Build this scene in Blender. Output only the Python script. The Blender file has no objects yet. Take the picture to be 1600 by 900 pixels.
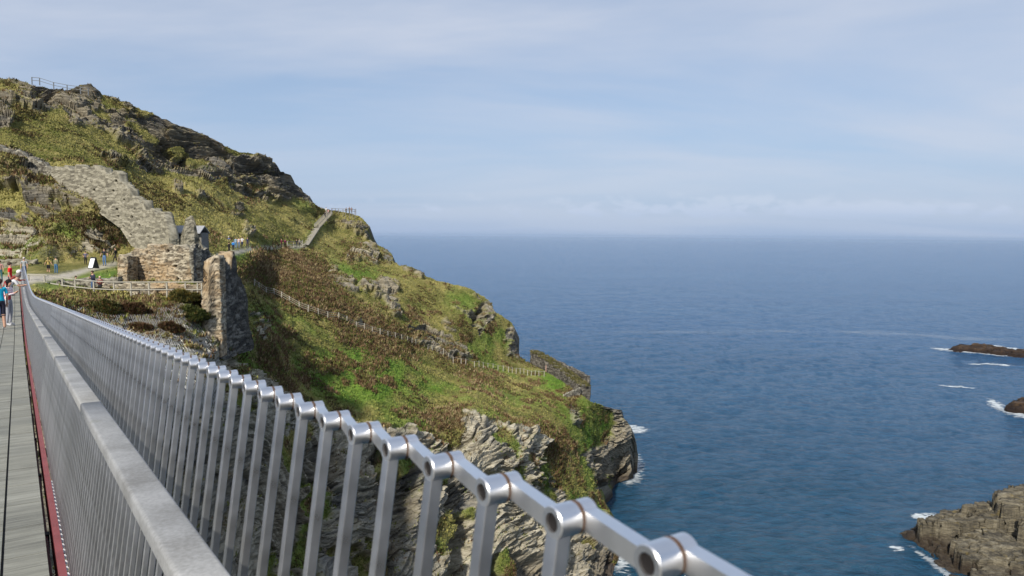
import bpy, bmesh, math, random
import numpy as np
from mathutils import Vector, Matrix
random.seed(7); RNG = np.random.default_rng(7)
scene = bpy.context.scene
COL = scene.collection
# ------------------------------------------------------------------ camera
F, CX, CY = 1160.0, 800.0, 450.0
CAMZ = 60.0
PITCH = math.atan(82/1160.0); ROLL = math.radians(0.43)
fwd = np.array([0, math.cos(PITCH), -math.sin(PITCH)])
r0 = np.array([1.0, 0, 0]); u0 = np.cross(r0, fwd)
rgt = math.cos(ROLL)*r0 + math.sin(ROLL)*u0
upv = np.cross(rgt, fwd)
CAM = np.array([0, 0, CAMZ])
cd = bpy.data.cameras.new('camera'); cam = bpy.data.objects.new('camera', cd); COL.objects.link(cam)
M = Matrix([[rgt[0], upv[0], -fwd[0], 0], [rgt[1], upv[1], -fwd[1], 0], [rgt[2], upv[2], -fwd[2], CAMZ], [0, 0, 0, 1]])
cam.matrix_world = M
cd.sensor_width = 36; cd.lens = 36*F/1600; cd.clip_start = 0.05; cd.clip_end = 60000
cd.dof.use_dof = True; cd.dof.focus_distance = 60; cd.dof.aperture_fstop = 11
scene.camera = cam

def up3(px, py, Z):
    """pixel of the 1600x900 frame + depth -> world"""
    px = np.asarray(px, float); py = np.asarray(py, float); Z = np.asarray(Z, float)
    a = ((px-CX)/F*Z)[..., None]; b = ((CY-py)/F*Z)[..., None]
    return CAM + a*rgt + b*upv + Z[..., None]*fwd
def proj(p):
    q = np.asarray(p) - CAM
    z = q@fwd
    return CX + F*(q@rgt)/z, CY - F*(q@upv)/z, z
def onsea(px, py, h=0.0):
    d = up3(px, py, 1.0) - CAM
    t = (h-CAMZ)/d[..., 2]
    return CAM + d*t[..., None] if np.ndim(t) else CAM + d*t

# ------------------------------------------------------------------ object helpers
def tag(o, label=None, cat=None, group=None, kind=None):
    if label: o['label'] = label
    if cat: o['category'] = cat
    if group: o['group'] = group
    if kind: o['kind'] = kind
    return o
def empty(name, loc, rz=0):
    o = bpy.data.objects.new(name, None); COL.objects.link(o)
    o.location = loc; o.rotation_euler.z = rz; o.empty_display_size = 0.3
    return o
def mesh_obj(name, verts, faces, mat=None, parent=None, smooth=False):
    me = bpy.data.meshes.new(name)
    verts = np.asarray(verts, np.float32)
    if isinstance(faces, np.ndarray):
        n, k = faces.shape
        me.vertices.add(len(verts)); me.vertices.foreach_set('co', verts.ravel())
        me.loops.add(n*k); me.loops.foreach_set('vertex_index', faces.astype(np.int32).ravel())
        me.polygons.add(n); me.polygons.foreach_set('loop_start', np.arange(0, n*k, k, dtype=np.int32))
        me.update(calc_edges=True)
    else:
        me.from_pydata(verts.tolist(), [], faces); me.update()
    if smooth: me.shade_smooth()
    if mat is not None:
        for m in (mat if isinstance(mat, (list, tuple)) else [mat]): me.materials.append(m)
    o = bpy.data.objects.new(name, me); COL.objects.link(o)
    if parent is not None: o.parent = parent
    return o
def attr(me, name, arr):
    a = me.attributes.new(name, 'FLOAT', 'POINT'); a.data.foreach_set('value', np.asarray(arr, np.float32).ravel())
def cattr(me, name, arr):
    a = me.attributes.new(name, 'FLOAT_COLOR', 'POINT')
    c = np.ones((len(arr), 4), np.float32); c[:, :3] = arr; a.data.foreach_set('color', c.ravel())
class MB:
    def __init__(s): s.v = []; s.f = []
    def add(s, vs, fs):
        o = len(s.v); s.v += [tuple(map(float, v)) for v in vs]; s.f += [tuple(i+o for i in f) for f in fs]
    def box(s, c, size, ax=None):
        """c centre, size (x,y,z), ax 3x3 rows = axes"""
        ax = np.eye(3) if ax is None else np.asarray(ax, float); c = np.asarray(c, float)
        vs = []
        for i in (-.5, .5):
            for j in (-.5, .5):
                for k in (-.5, .5): vs.append(c + i*size[0]*ax[0] + j*size[1]*ax[1] + k*size[2]*ax[2])
        s.add(vs, [(0,1,3,2),(4,6,7,5),(0,4,5,1),(2,3,7,6),(0,2,6,4),(1,5,7,3)])
    def bar(s, a, b, w, h, up=(0,0,1)):
        a = np.asarray(a, float); b = np.asarray(b, float); d = b-a; L = np.linalg.norm(d); d = d/L
        x = np.cross(d, np.asarray(up, float)); n = np.linalg.norm(x)
        x = x/n if n > 1e-6 else np.array([1., 0, 0]); z = np.cross(x, d)
        s.box((a+b)/2, (w, L, h), [x, d, z])
    def cyl(s, a, b, r0, r1=None, n=10, cap=True):
        r1 = r0 if r1 is None else r1
        a = np.asarray(a, float); b = np.asarray(b, float); d = b-a; d = d/np.linalg.norm(d)
        t = np.array([0, 0, 1.]) if abs(d[2]) < .9 else np.array([1., 0, 0])
        x = np.cross(d, t); x /= np.linalg.norm(x); y = np.cross(d, x)
        vs = []
        for p, r in ((a, r0), (b, r1)):
            for k in range(n):
                th = 2*math.pi*k/n; vs.append(p + r*(math.cos(th)*x + math.sin(th)*y))
        fs = [(k, (k+1) % n, n+(k+1) % n, n+k) for k in range(n)]
        if cap: fs += [tuple(range(n-1, -1, -1)), tuple(range(n, 2*n))]
        s.add(vs, fs)
    def build(s, name, mat=None, parent=None, smooth=False, bevel=0, origin=None):
        v = np.array(s.v, float)
        if origin is not None: v = v - np.asarray(origin)
        o = mesh_obj(name, v, s.f, mat, parent, smooth)
        if origin is not None and parent is None: o.location = origin
        bm = bmesh.new(); bm.from_mesh(o.data); bmesh.ops.recalc_face_normals(bm, faces=bm.faces)
        if bevel: bmesh.ops.bevel(bm, geom=bm.edges[:], offset=bevel, segments=2, affect='EDGES', profile=.6)
        bm.to_mesh(o.data); bm.free()
        return o

# ------------------------------------------------------------------ noise
def _h(ix, iy, iz, seed=0):
    h = (ix.astype(np.int64)*374761393 + iy.astype(np.int64)*668265263 + iz.astype(np.int64)*2147483647*3 + seed*974711) & 0xffffffff
    h = ((h ^ (h >> 13))*1274126177) & 0xffffffff
    h = ((h ^ (h >> 16))*2246822519) & 0xffffffff
    return ((h ^ (h >> 15)) & 0xffffff)/float(0xffffff)
def vnoise(p, seed=0):
    i = np.floor(p); f = p-i; f = f*f*f*(f*(f*6-15)+10); i = i.astype(np.int64)
    r = 0
    for dx in (0, 1):
        wx = f[..., 0] if dx else 1-f[..., 0]
        for dy in (0, 1):
            wy = f[..., 1] if dy else 1-f[..., 1]
            for dz in (0, 1):
                wz = f[..., 2] if dz else 1-f[..., 2]
                r = r + wx*wy*wz*_h(i[..., 0]+dx, i[..., 1]+dy, i[..., 2]+dz, seed)
    return r*2-1
def fbm(p, o=4, seed=0, g=.5):
    a = 1; s = 0; t = 0
    for k in range(o):
        s = s + a*vnoise(p, seed+k*17); t += a; a *= g; p = p*2.03+7.1
    return s/t*1.4
def worley(p, seed=0):
    """returns F1, F2, random of nearest cell"""
    i = np.floor(p).astype(np.int64)
    f1 = np.full(p.shape[:-1], 9.); f2 = f1.copy(); cid = np.zeros(p.shape[:-1])
    for dx in (-1, 0, 1):
        for dy in (-1, 0, 1):
            for dz in (-1, 0, 1):
                cx, cy, cz = i[..., 0]+dx, i[..., 1]+dy, i[..., 2]+dz
                qx = cx+_h(cx, cy, cz, seed+1); qy = cy+_h(cx, cy, cz, seed+2); qz = cz+_h(cx, cy, cz, seed+3)
                d = np.sqrt((qx-p[..., 0])**2+(qy-p[..., 1])**2+(qz-p[..., 2])**2)
                c = _h(cx, cy, cz, seed+4)
                n = d < f1
                f2 = np.where(n, f1, np.minimum(f2, d)); cid = np.where(n, c, cid); f1 = np.where(n, d, f1)
    return f1, f2, cid
def sstep(a, b, x):
    t = np.clip((x-a)/(b-a), 0, 1); return t*t*(3-2*t)

# ------------------------------------------------------------------ materials
def mat_new(name):
    m = bpy.data.materials.new(name); m.use_nodes = True
    nt = m.node_tree; b = nt.nodes['Principled BSDF']
    return m, nt, b
def N(nt, typ, **kw):
    n = nt.nodes.new(typ)
    for k, v in kw.items():
        if k == 'inp':
            for kk, vv in v.items(): n.inputs[kk].default_value = vv
        else: setattr(n, k, v)
    return n
def L(nt, a, b): nt.links.new(a, b)
def ramp(nt, fac, stops):
    n = nt.nodes.new('ShaderNodeValToRGB'); cr = n.color_ramp
    while len(cr.elements) < len(stops): cr.elements.new(.5)
    for e, (p, c) in zip(cr.elements, stops):
        e.position = p; e.color = (*c, 1) if len(c) == 3 else c
    if fac is not None: L(nt, fac, n.inputs[0])
    return n
def mixc(nt, fac, a, b, typ='MIX'):
    n = nt.nodes.new('ShaderNodeMix'); n.data_type = 'RGBA'; n.blend_type = typ
    for s, v in ((0, fac), (6, a), (7, b)):
        if isinstance(v, (int, float)): n.inputs[s].default_value = v
        elif isinstance(v, tuple): n.inputs[s].default_value = (*v, 1)
        else: L(nt, v, n.inputs[s])
    return n.outputs[2]
def math_n(nt, op, a, b=None, clamp=False):
    n = nt.nodes.new('ShaderNodeMath'); n.operation = op; n.use_clamp = clamp
    for s, v in ((0, a), (1, b)):
        if v is None: continue
        if isinstance(v, (int, float)): n.inputs[s].default_value = v
        else: L(nt, v, n.inputs[s])
    return n.outputs[0]
def noise_n(nt, vec, scale, detail=4, rough=.55, dist=0):
    n = N(nt, 'ShaderNodeTexNoise', inp={'Scale': scale, 'Detail': detail, 'Roughness': rough, 'Distortion': dist})
    if vec is not None: L(nt, vec, n.inputs['Vector'])
    return n.outputs['Fac']
def mapping(nt, vec, scale=(1,1,1), rot=(0,0,0)):
    n = N(nt, 'ShaderNodeMapping'); n.inputs['Scale'].default_value = scale; n.inputs['Rotation'].default_value = rot
    L(nt, vec, n.inputs['Vector']); return n.outputs[0]
def coords(nt, which='Object'):
    return N(nt, 'ShaderNodeTexCoord').outputs[which]
def bump(nt, b, h, strength=.5, dist=.05, prev=None):
    n = N(nt, 'ShaderNodeBump', inp={'Strength': strength, 'Distance': dist}); L(nt, h, n.inputs['Height'])
    if prev is not None: L(nt, prev, n.inputs['Normal'])
    if b is not None: L(nt, n.outputs[0], b.inputs['Normal'])
    return n.outputs[0]
def simple_mat(name, col, rough=.6, metal=0, var=.25, scale=8, bmp=0, spec=.4):
    m, nt, b = mat_new(name); c = coords(nt)
    n = noise_n(nt, c, scale, 5, .6)
    lo = tuple(x*(1-var) for x in col); hi = tuple(min(1, x*(1+var)) for x in col)
    r = ramp(nt, n, [(.3, lo), (.7, hi)]); L(nt, r.outputs[0], b.inputs['Base Color'])
    b.inputs['Roughness'].default_value = rough; b.inputs['Metallic'].default_value = metal
    b.inputs['Specular IOR Level'].default_value = spec
    if bmp: bump(nt, b, noise_n(nt, c, scale*6, 4), bmp, .02)
    return m

# ------------------------------------------------------------------ terrain depth map
SIL = np.array([(-75,100),(0,119),(30,124),(60,133),(100,140),(150,147),(200,162),(250,183),(300,205),(350,228),(375,238),(412,242),
 (425,256),(428,270),(453,273),(455,284),(470,292),(474,298),(485,304),(489,318),(500,325),(513,328),(530,330.7),(548,333.5),(562,338),(573,348),(577,355),(570,364),
 (575,373),(590,382),(605,390),(612,399),(614,408),(620,413),(650,421),(665,430),(700,442),(730,450),(755,463),(768,473),(772,486),(786,495),(800,505),
 (804,517),(802,530),(806,545),(804,553),(815,560),(828,567),(855,582),(885,600),(921,627),(938,633),(955,638),(970,641),(972,654),(982,664),(985,680),(983,700),
 (984,718),(987,735),(981,748),(960,756),(940,761),(938,775),(950,798),(954,814),(975,828),(978,843),(969,851),(968,865),(960,884),(956,905),(950,960),(945,1020)], float)
def sil_x(y): return np.interp(y, SIL[:, 1], SIL[:, 0])
CP = [
# crag crest
(-75,100,134),(0,119,138),(100,140,143),(200,162,150),(300,205,162),(350,228,170),(412,242,182),(455,273,190),(489,318,195),
(50,150,130),(150,180,138),(260,215,150),(340,255,161),(420,290,177),
# crag foot
(-75,170,116),(0,172,119),(100,190,126),(170,222,132),(230,262,136),(300,275,146),(400,306,170),(440,318,180),(485,322,190),
# upper grass slope
(-75,215,104),(0,222,106),(60,225,112),(200,270,120),(300,300,130),(220,300,115),(300,340,118),(400,340,150),(450,345,170),(490,345,190),(330,365,116),(280,350,110),
# stairs / mound
(478,383,163),(497,358,182),(515,333,201),(548,332,207),(575,352,205),(560,365,198),(520,360,195),(575,373,200),(612,400,196),(540,395,180),(590,400,188),
# wide flank below path
(340,401,100),(370,393,112),(400,388,128),(440,386,152),(395,400,118),(430,400,140),(480,400,158),(400,450,112),(450,430,130),(500,430,145),(540,440,150),(600,455,156),
(640,422,180),(700,443,182),(660,470,165),(730,455,182),(768,473,184),(740,500,168),(803,515,182),(803,550,178),(700,510,158),(660,530,148),
(500,480,122),(450,470,117),(600,520,132),(550,500,128),(700,560,147),(760,575,158),(780,560,168),(830,568,178),(860,585,170),(900,612,162),(921,627,160),
(500,540,108),(450,540,98),(600,590,112),(550,620,100),(700,620,124),(800,630,140),(880,640,152),(450,600,86),(500,640,88),(420,560,84),
# sea block
(955,640,172),(985,680,176),(985,735,181),(930,660,164),(940,700,170),(950,750,180),(905,690,150),
# bottom cliff
(640,690,96),(740,645,112),(820,665,124),(880,700,138),(930,760,146),(954,814,146),(975,832,149),(960,900,132),(950,1000,112),
(740,720,105),(740,820,98),(740,900,92),(850,760,122),(850,850,112),(900,820,132),(850,950,100),(640,780,88),(640,880,80),(560,700,86),(560,800,77),(560,900,72),
(720,700,108),(480,700,76),(480,800,70),(480,900,66),(400,700,65),(400,800,62),(400,900,59),(300,700,53),(300,850,50),(150,700,42),(0,700,40),(-75,700,40),(0,900,34),(-75,1000,30),(200,1000,38),(500,1010,52),(700,1010,78),
# near terrace (elevation about -3.5)
(-75,442,60),(0,440,62),(-75,425,74),(0,427,74),(40,432,68),(90,428,72),(140,414,80),(180,406,86),(100,440,64),(170,430,68),(180,445,62),(240,442,66),(300,442,66),
(-75,405,78),(0,408,78),(100,408,82),
# mound behind the terrace
(-75,232,98),(0,240,98),(0,320,90),(0,390,80),(50,262,99),(90,280,97),(60,350,87),(100,395,82),(140,310,94),(150,370,87),(190,370,90),(190,396,88),(220,392,89),(250,385,94),(290,385,98),
# below the fence, netted slope
(60,462,52),(120,462,56),(200,464,59),(300,464,61),(120,490,52),(200,500,54),(280,510,56),(60,500,46),(120,540,46),(200,550,49),(300,560,53),(330,520,60),(350,540,61),(385,530,68),(300,620,50),(380,600,60),(200,620,46),(400,640,64),(440,650,72),(385,565,70),(410,510,92),
]
CP = np.array(CP, float)
def tps_fit(xy, v, lam=2e-3):
    n = len(xy); s = 300.0; q = xy/s
    d = np.linalg.norm(q[:, None]-q[None], axis=2); K = np.where(d > 0, d*d*np.log(d+1e-12), 0) + lam*np.eye(n)
    A = np.zeros((n+3, n+3)); A[:n, :n] = K; A[:n, n] = 1; A[:n, n+1:] = q; A[n, :n] = 1; A[n+1:, :n] = q.T
    return q, np.linalg.solve(A, np.r_[v, 0, 0, 0]), s
TQ, TW, TS = tps_fit(CP[:, :2], 100.0/CP[:, 2])
def depth0(px, py):
    px = np.asarray(px, float); py = np.asarray(py, float); sh = px.shape
    x = px.ravel()/TS; y = py.ravel()/TS; out = np.empty(x.size)
    for k in range(0, x.size, 40000):
        a = x[k:k+40000, None]-TQ[:, 0]; b = y[k:k+40000, None]-TQ[:, 1]; d2 = a*a+b*b
        out[k:k+40000] = (.5*d2*np.log(d2+1e-12))@TW[:-3] + TW[-3] + TW[-2]*x[k:k+40000] + TW[-1]*y[k:k+40000]
    return (100.0/np.maximum(out, .35)).reshape(sh)

# ------------------------------------------------------------------ masks (regions of the hillside by ground cover)
MW, MH, MS = 560, 460, 2.0; MX0, MY0 = -90, 95     # raster cell 2px
gx, gy = np.meshgrid(MX0+MS*(np.arange(MW)+.5), MY0+MS*(np.arange(MH)+.5))
def poly(pts):
    x, y = gx, gy; c = np.zeros(x.shape, bool); n = len(pts)
    for i in range(n):
        x0, y0 = pts[i]; x1, y1 = pts[(i+1) % n]
        if y0 == y1: continue
        c ^= ((y0 > y) != (y1 > y)) & (x < (x1-x0)*(y-y0)/(y1-y0)+x0)
    return c.astype(np.float32)
def blur(m, r=1, it=2):
    for _ in range(it):
        p = np.pad(m, r, mode='edge'); m = sum(p[i:i+m.shape[0], r:-r] for i in range(2*r+1))/(2*r+1)
        p = np.pad(m, r, mode='edge'); m = sum(p[r:-r, i:i+m.shape[1]] for i in range(2*r+1))/(2*r+1)
    return m
def union(lst, v=None):
    m = np.zeros(gx.shape, np.float32)
    for k, q in enumerate(lst):
        a = 1.0
        if isinstance(q, tuple): a, q = q
        m = np.maximum(m, a*poly(q))
    return m
def samp(m, x, y):
    fx = np.clip((x-MX0)/MS-.5, 0, MW-1.001); fy = np.clip((y-MY0)/MS-.5, 0, MH-1.001)
    ix = fx.astype(int); iy = fy.astype(int); fx = fx-ix; fy = fy-iy
    return (m[iy, ix]*(1-fx)+m[iy, ix+1]*fx)*(1-fy)+(m[iy+1, ix]*(1-fx)+m[iy+1, ix+1]*fx)*fy
ROCK = [
 [(-90,95),(0,112),(60,125),(200,155),(300,198),(412,236),(460,268),(492,300),(492,320),(470,318),(445,314),(415,316),(380,306),(345,290),(300,275),(262,266),(245,270),(225,262),(205,236),(180,222),(160,205),(128,195),(100,188),(72,176),(30,166),(-90,165)],
 [(-90,185),(0,165),(18,172),(20,190),(14,200),(-90,205)],
 [(265,288),(285,288),(286,300),(268,302)],[(300,295),(320,300),(328,312),(305,305)],[(360,318),(380,322),(384,340),(364,336)],[(150,240),(190,248),(222,252),(250,262),(262,275),(228,272),(190,262)],
 [(375,352),(390,354),(394,366),(380,368)],
 # left mound
 [(-90,232),(0,230),(30,240),(75,262),(60,275),(40,285),(30,300),(0,296),(-90,300)],
 [(0,255),(45,262),(40,300),(0,290)],[(-90,330),(0,325),(40,330),(75,372),(110,398),(130,412),(60,408),(0,405),(-90,405)],
 [(90,290),(120,296),(140,320),(165,330),(160,345),(120,335),(95,312)],[(70,352),(120,350),(160,360),(180,392),(130,395),(90,400),(60,375)],[(30,300),(95,300),(110,330),(70,340),(40,325)],
 # outcrops on flank
 [(508,425),(520,412),(530,413),(528,428),(545,432),(557,440),(558,458),(530,450),(512,440)],
 [(562,442),(580,438),(620,442),(622,460),(628,472),(628,500),(612,490),(595,468),(570,458)],
 [(632,510),(665,508),(700,525),(728,540),(735,560),(700,562),(668,545),(645,530)],[(688,500),(705,508),(710,522),(690,515)],
 [(705,480),(745,485),(752,472),(768,466),(776,486),(762,505),(752,530),(772,545),(800,560),(780,548),(745,525),(738,500)],
 [(786,520),(806,505),(812,560),(796,560),(786,545)],
 [(520,348),(545,345),(572,352),(580,358),(574,372),(555,368),(528,358)],[(560,385),(578,375),(592,385),(596,402),(588,414),(560,412),(553,398)],[(600,385),(618,400),(612,415),(600,405)],[(620,412),(665,425),(664,434),(625,424)],
 [(538,392),(550,390),(556,402),(545,410)],
 # under the wall / net
 [(150,500),(330,515),(352,535),(372,560),(390,590),(440,615),(445,650),(400,640),(330,640),(120,600),(60,520),(90,490)],
 [(395,488),(418,486),(424,510),(418,530),(398,520)],
 # big bottom cliff
 [(-90,560),(100,560),(350,575),(420,600),(470,640),(520,655),(600,668),(650,672),(700,700),(722,690),(722,640),(760,650),(800,668),(850,680),(880,700),(900,715),(918,745),(930,790),(958,812),(985,825),(985,1020),(-90,1020)],
 [(888,640),(900,630),(915,655),(905,668),(890,660)],
 [(935,630),(990,640),(992,760),(930,765),(925,735),(905,708),(930,700),(955,680),(965,660),(955,642),(938,640)],
]
HOLE = [  # greenery inside the rock
 (1,[(860,690),(900,710),(920,745),(925,790),(905,800),(880,775),(850,735),(845,700)]),(1,[(880,770),(915,765),(940,800),(945,815),(915,800)]),
 (1,[(690,740),(700,742),(700,760),(690,758)]),(1,[(150,150),(190,160),(205,180),(160,175)]),(1,[(190,190),(240,200),(248,225),(205,215)]),(1,[(60,178),(110,188),(100,168)]),
 (.8,[(330,280),(350,278),(352,296),(335,292)]),(.8,[(290,245),(330,252),(320,262),(292,258)]),(1,[(455,305),(482,316),(480,324),(452,322)]),(.7,[(380,290),(410,288),(412,300),(390,305)]),
 (1,[(330,585),(360,600),(400,640),(370,640)]),(.9,[(160,480),(250,490),(330,505),(300,530),(260,520),(200,520),(170,505)]),(1,[(200,530),(228,530),(228,552),(205,550)]),(1,[(250,545),(290,540),(300,560),(262,575)]),
 (.8,[(340,220),(372,232),(400,238),(395,248),(350,242)]),(.8,[(740,555),(790,556),(770,562)]),
 (1,[(560,840),(600,850),(605,900),(570,890)]),(1,[(730,790),(745,792),(742,812),(730,808)]),
]
BROWN = [(1,[(395,392),(440,392),(500,400),(520,440),(560,480),(620,505),(660,520),(735,565),(700,560),(640,535),(570,515),(500,490),(430,465),(395,445),(380,420)]),
 (1,[(520,510),(580,515),(640,545),(655,560),(600,555),(555,545),(525,528)]),(1,[(400,505),(420,530),(450,590),(470,640),(440,610),(415,580),(392,540)]),(1,[(510,560),(530,565),(528,590),(505,580)]),
 (.8,[(700,560),(760,590),(800,620),(780,610),(720,585)]),(.9,[(640,650),(720,640),(760,665),(700,668)]),(.9,[(750,655),(860,665),(900,700),(880,702),(820,675)]),
 (1,[(370,285),(385,290),(408,308),(395,312),(372,298)]),(1,[(536,382),(556,388),(562,410),(548,402)]),(.8,[(20,268),(60,275),(90,285),(60,300),(30,290)]),(.7,[(100,330),(190,350),(200,385),(150,380),(100,350)]),
 (.8,[(300,360),(340,365),(335,380),(305,378)]),(.9,[(350,590),(420,600),(500,650),(420,650)]),(.7,[(230,262),(250,262),(245,275)]),(.9,[(40,465),(330,462),(325,505),(150,500),(60,500)]),
 (.8,[(850,690),(885,700),(895,745),(870,740),(850,715)]),(.7,[(470,560),(500,560),(495,580),(470,575)]),(.7,[(560,560),(600,565),(590,585),(565,580)]),(.8,[(888,590),(900,600),(905,640),(890,635)])]
GREEN = [(1,[(350,400),(400,384),(450,380),(475,386),(440,394),(400,398),(365,408),(345,408)]),(1,[(0,425),(40,425),(40,445),(0,445)]),(1,[(50,440),(100,436),(185,415),(185,440),(130,445),(60,450)]),
 (1,[(400,470),(430,500),(440,560),(410,545),(395,515)]),(1,[(355,525),(385,560),(400,600),(365,585),(350,545)]),(.8,[(440,560),(600,540),(640,600),(560,640),(480,610)]),(.7,[(600,590),(700,600),(640,640)]),
 (.9,[(520,405),(560,415),(620,440),(560,440),(520,420)]),(.8,[(700,455),(740,460),(750,480),(700,475)]),(.8,[(480,380),(495,362),(515,336),(508,336),(480,365)]),(.7,[(860,580),(895,610),(880,620),(850,600)]),
 (.7,[(90,350),(160,350),(190,365),(140,375),(90,372)]),(.8,[(880,760),(930,790),(940,815),(900,800)]),(.6,[(900,640),(950,645),(960,690),(920,700)]),(.8,[(0,370),(40,380),(60,405),(0,400)]),(.8,[(455,308),(490,320),(500,332),(470,325)])]
PATH = [[(-90,434),(0,432),(42,430),(95,428),(120,423),(185,408),(185,413),(140,424),(110,434),(60,441),(40,444),(0,447),(-90,450)],
        [(325,402),(345,396),(365,391),(398,386),(402,389),(370,397),(345,404),(330,407)],
        [(395,386),(430,384),(478,383),(478,386),(430,388),(400,389)]]
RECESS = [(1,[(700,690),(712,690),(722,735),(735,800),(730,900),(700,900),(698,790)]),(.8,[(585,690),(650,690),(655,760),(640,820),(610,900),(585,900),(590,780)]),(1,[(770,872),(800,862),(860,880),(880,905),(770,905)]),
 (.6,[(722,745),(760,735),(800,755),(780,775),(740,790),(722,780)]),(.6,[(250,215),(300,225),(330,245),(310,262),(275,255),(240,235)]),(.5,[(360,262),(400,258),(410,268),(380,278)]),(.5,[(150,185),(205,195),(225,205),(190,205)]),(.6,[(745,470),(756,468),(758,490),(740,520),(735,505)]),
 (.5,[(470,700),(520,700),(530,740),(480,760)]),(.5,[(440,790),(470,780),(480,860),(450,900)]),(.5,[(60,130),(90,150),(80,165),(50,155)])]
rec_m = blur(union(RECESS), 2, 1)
rock_m = blur(np.clip(union(ROCK)-union(HOLE), 0, 1), 1, 1); brown_m = blur(union(BROWN), 3, 2); green_m = blur(union(GREEN), 3, 2); path_m = blur(union(PATH), 1, 1)
flat_m = blur(union([[(-90,408),(60,408),(130,400),(185,398),(185,445),(60,455),(-90,460)],[(325,402),(345,394),(400,383),(480,380),(480,389),(400,394),(345,408),(330,410)]]), 3, 1)

rows = np.r_[np.arange(101, 1010, 1.25)]
NC = 660; uu = np.linspace(0, 1, NC)
XL = -78.0
sx = sil_x(rows)
PX = XL + uu[None, :]*(sx[:, None]-XL); PY = np.repeat(rows[:, None], NC, 1)
Z0 = depth0(PX, PY)
P = up3(PX, PY, Z0)
def gridnormal(P):
    du = np.gradient(P, axis=1); dv = np.gradient(P, axis=0)
    n = np.cross(du, dv); n /= np.linalg.norm(n, axis=2, keepdims=True)+1e-9
    s = np.sign(np.sum(n*(CAM-P), axis=2, keepdims=True)); s[s == 0] = 1
    return n*s
NRM = gridnormal(P)
NRM = (NRM + .35*((CAM-P)/np.linalg.norm(CAM-P, axis=2, keepdims=True))); NRM /= np.linalg.norm(NRM, axis=2, keepdims=True)
wx = fbm(np.stack([PX/14, PY/14, PX*0], -1), 4, 3)*7*(.4+.6*sstep(0, 12, sx[:, None]-PX)); wy = fbm(np.stack([PX/14, PY/14, PX*0+9], -1), 4, 5)*5
rk = samp(rock_m, PX+wx, PY+wy); br = samp(brown_m, PX+wx*1.5, PY+wy*1.5); gr = samp(green_m, PX+wx*1.3, PY+wy*1.3); pt = samp(path_m, PX+wx*.15, PY+wy*.15); fl = samp(flat_m, PX, PY)
# scattered small rock outcrops poking through
sn = fbm(P/np.array([9, 9, 5.]), 4, 31)
rk = np.maximum(rk*sstep(-.62, -.4, fbm(P/np.array([7., 7, 4]), 4, 77)), .9*sstep(.80, .88, sn)*(1-fl)*(PY < 640))
rk = sstep(.25, .75, rk)*(1-pt)*(1-fl)
# strata frame
ns = np.array([.28, .10, 1.0]); ns /= np.linalg.norm(ns); sa = np.cross(ns, [0, 1, 0]); sa /= np.linalg.norm(sa); sb = np.cross(ns, sa)
def strata_disp(P, low=None):
    w = fbm(P/16, 3, 11)*2.0 + fbm(P/4, 2, 12)*.3
    lowk = 0 if low is None else low[..., None]
    n_ = ns*(1-lowk)+np.array([-.42, .12, .90])*lowk
    s = np.sum(P*n_, -1) + w; a = P@sa + fbm(P/5, 2, 13)*1.0; b = P@sb
    def lay(t, sd):
        i = np.floor(t); f = sstep(.0, .22, t-i); z = np.zeros_like(i)
        return _h(i.astype(int)-1, z.astype(int), z.astype(int), sd)*(1-f)+_h(i.astype(int), z.astype(int), z.astype(int), sd)*f
    d = 1.3*(lay(s/2.1, 1)-.5) + .7*(lay(s/.75, 2)-.5) + .34*(lay(s/.28, 3)-.5)
    f1, f2, c = worley(np.stack([a/6.5, b/6.5, s/1.9], -1), 21)
    d = d + 1.5*(c-.5) - .5*(1-sstep(0, .08, f2-f1))
    f1b, f2b, c2 = worley(np.stack([a/2.6, b/2.6, s/.45], -1), 22)
    d = d + .42*(c2-.5) - .15*(1-sstep(0, .12, f2b-f1b))
    f1c, f2c, c3 = worley(np.stack([a/.9, b/.9, s/.2], -1), 23)
    d = d + .16*(c3-.5)
    d = d + .9*fbm(P/12, 2, 14) + .6*fbm(np.stack([a/5, b/5, s/.7], -1), 3, 16)
    return d, c*.4+c2*.35+c3*.25, 1-sstep(0, .14, f2-f1)
sc = sstep(30, 110, Z0)*.55+.45
rd, rc, rcr = strata_disp(P, sstep(600, 690, PY)*sstep(380, 520, PX))
rec = samp(rec_m, PX+wx*.8, PY+wy*.8)
edge_ = sstep(0, 14, sx[:, None]-PX)
bulge = (.25-3.4*rec)*edge_ + .1*(1-edge_)
gd = .35*fbm(P/4.5, 3, 41) + .22*fbm(P/1.2, 3, 42) + .12*fbm(P/.45, 2, 43)
gd = gd + br*(.35*np.abs(fbm(P/.9, 3, 44)))
disp = rk*(bulge + rd*sc*(1+.35*sstep(370, 300, PY))*(.4+.6*edge_)) + (1-rk)*gd*(1-.93*fl)*(1-.8*pt)
nearnet = ((PX > 40) & (PX < 350) & (PY > 465) & (PY < 600))
disp = np.where(nearnet, disp*.75, disp)
PD = P + NRM*disp[..., None]
def gsm(A, r):
    for ax in (0, 1):
        p = np.pad(A, [(r, r) if k == ax else (0, 0) for k in range(3)], mode='edge'); c_ = np.cumsum(p, axis=ax); n_ = A.shape[ax]
        A = (np.take(c_, range(2*r, 2*r+n_), axis=ax)-np.take(np.concatenate([np.zeros_like(np.take(c_, [0], axis=ax)), c_], ax), range(0, n_), axis=ax))/(2*r+1)
    return A
N2 = gridnormal(gsm(PD, 2))
lowc = sstep(640, 670, PY)
ledge = (1-.85*lowc)*(1-.6*sstep(345, 315, PY)*(1-sstep(60, 0, PX)))*sstep(.60, .78, N2[..., 2])*sstep(-.35, .15, fbm(P/2.5, 3, 88))*(1-sstep(0, 10, 22-PD[..., 2])*.9)
mound = sstep(225, 240, PY)*(PY < 412)*sstep(250, 200, PX)
rkd = rk.copy()
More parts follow.
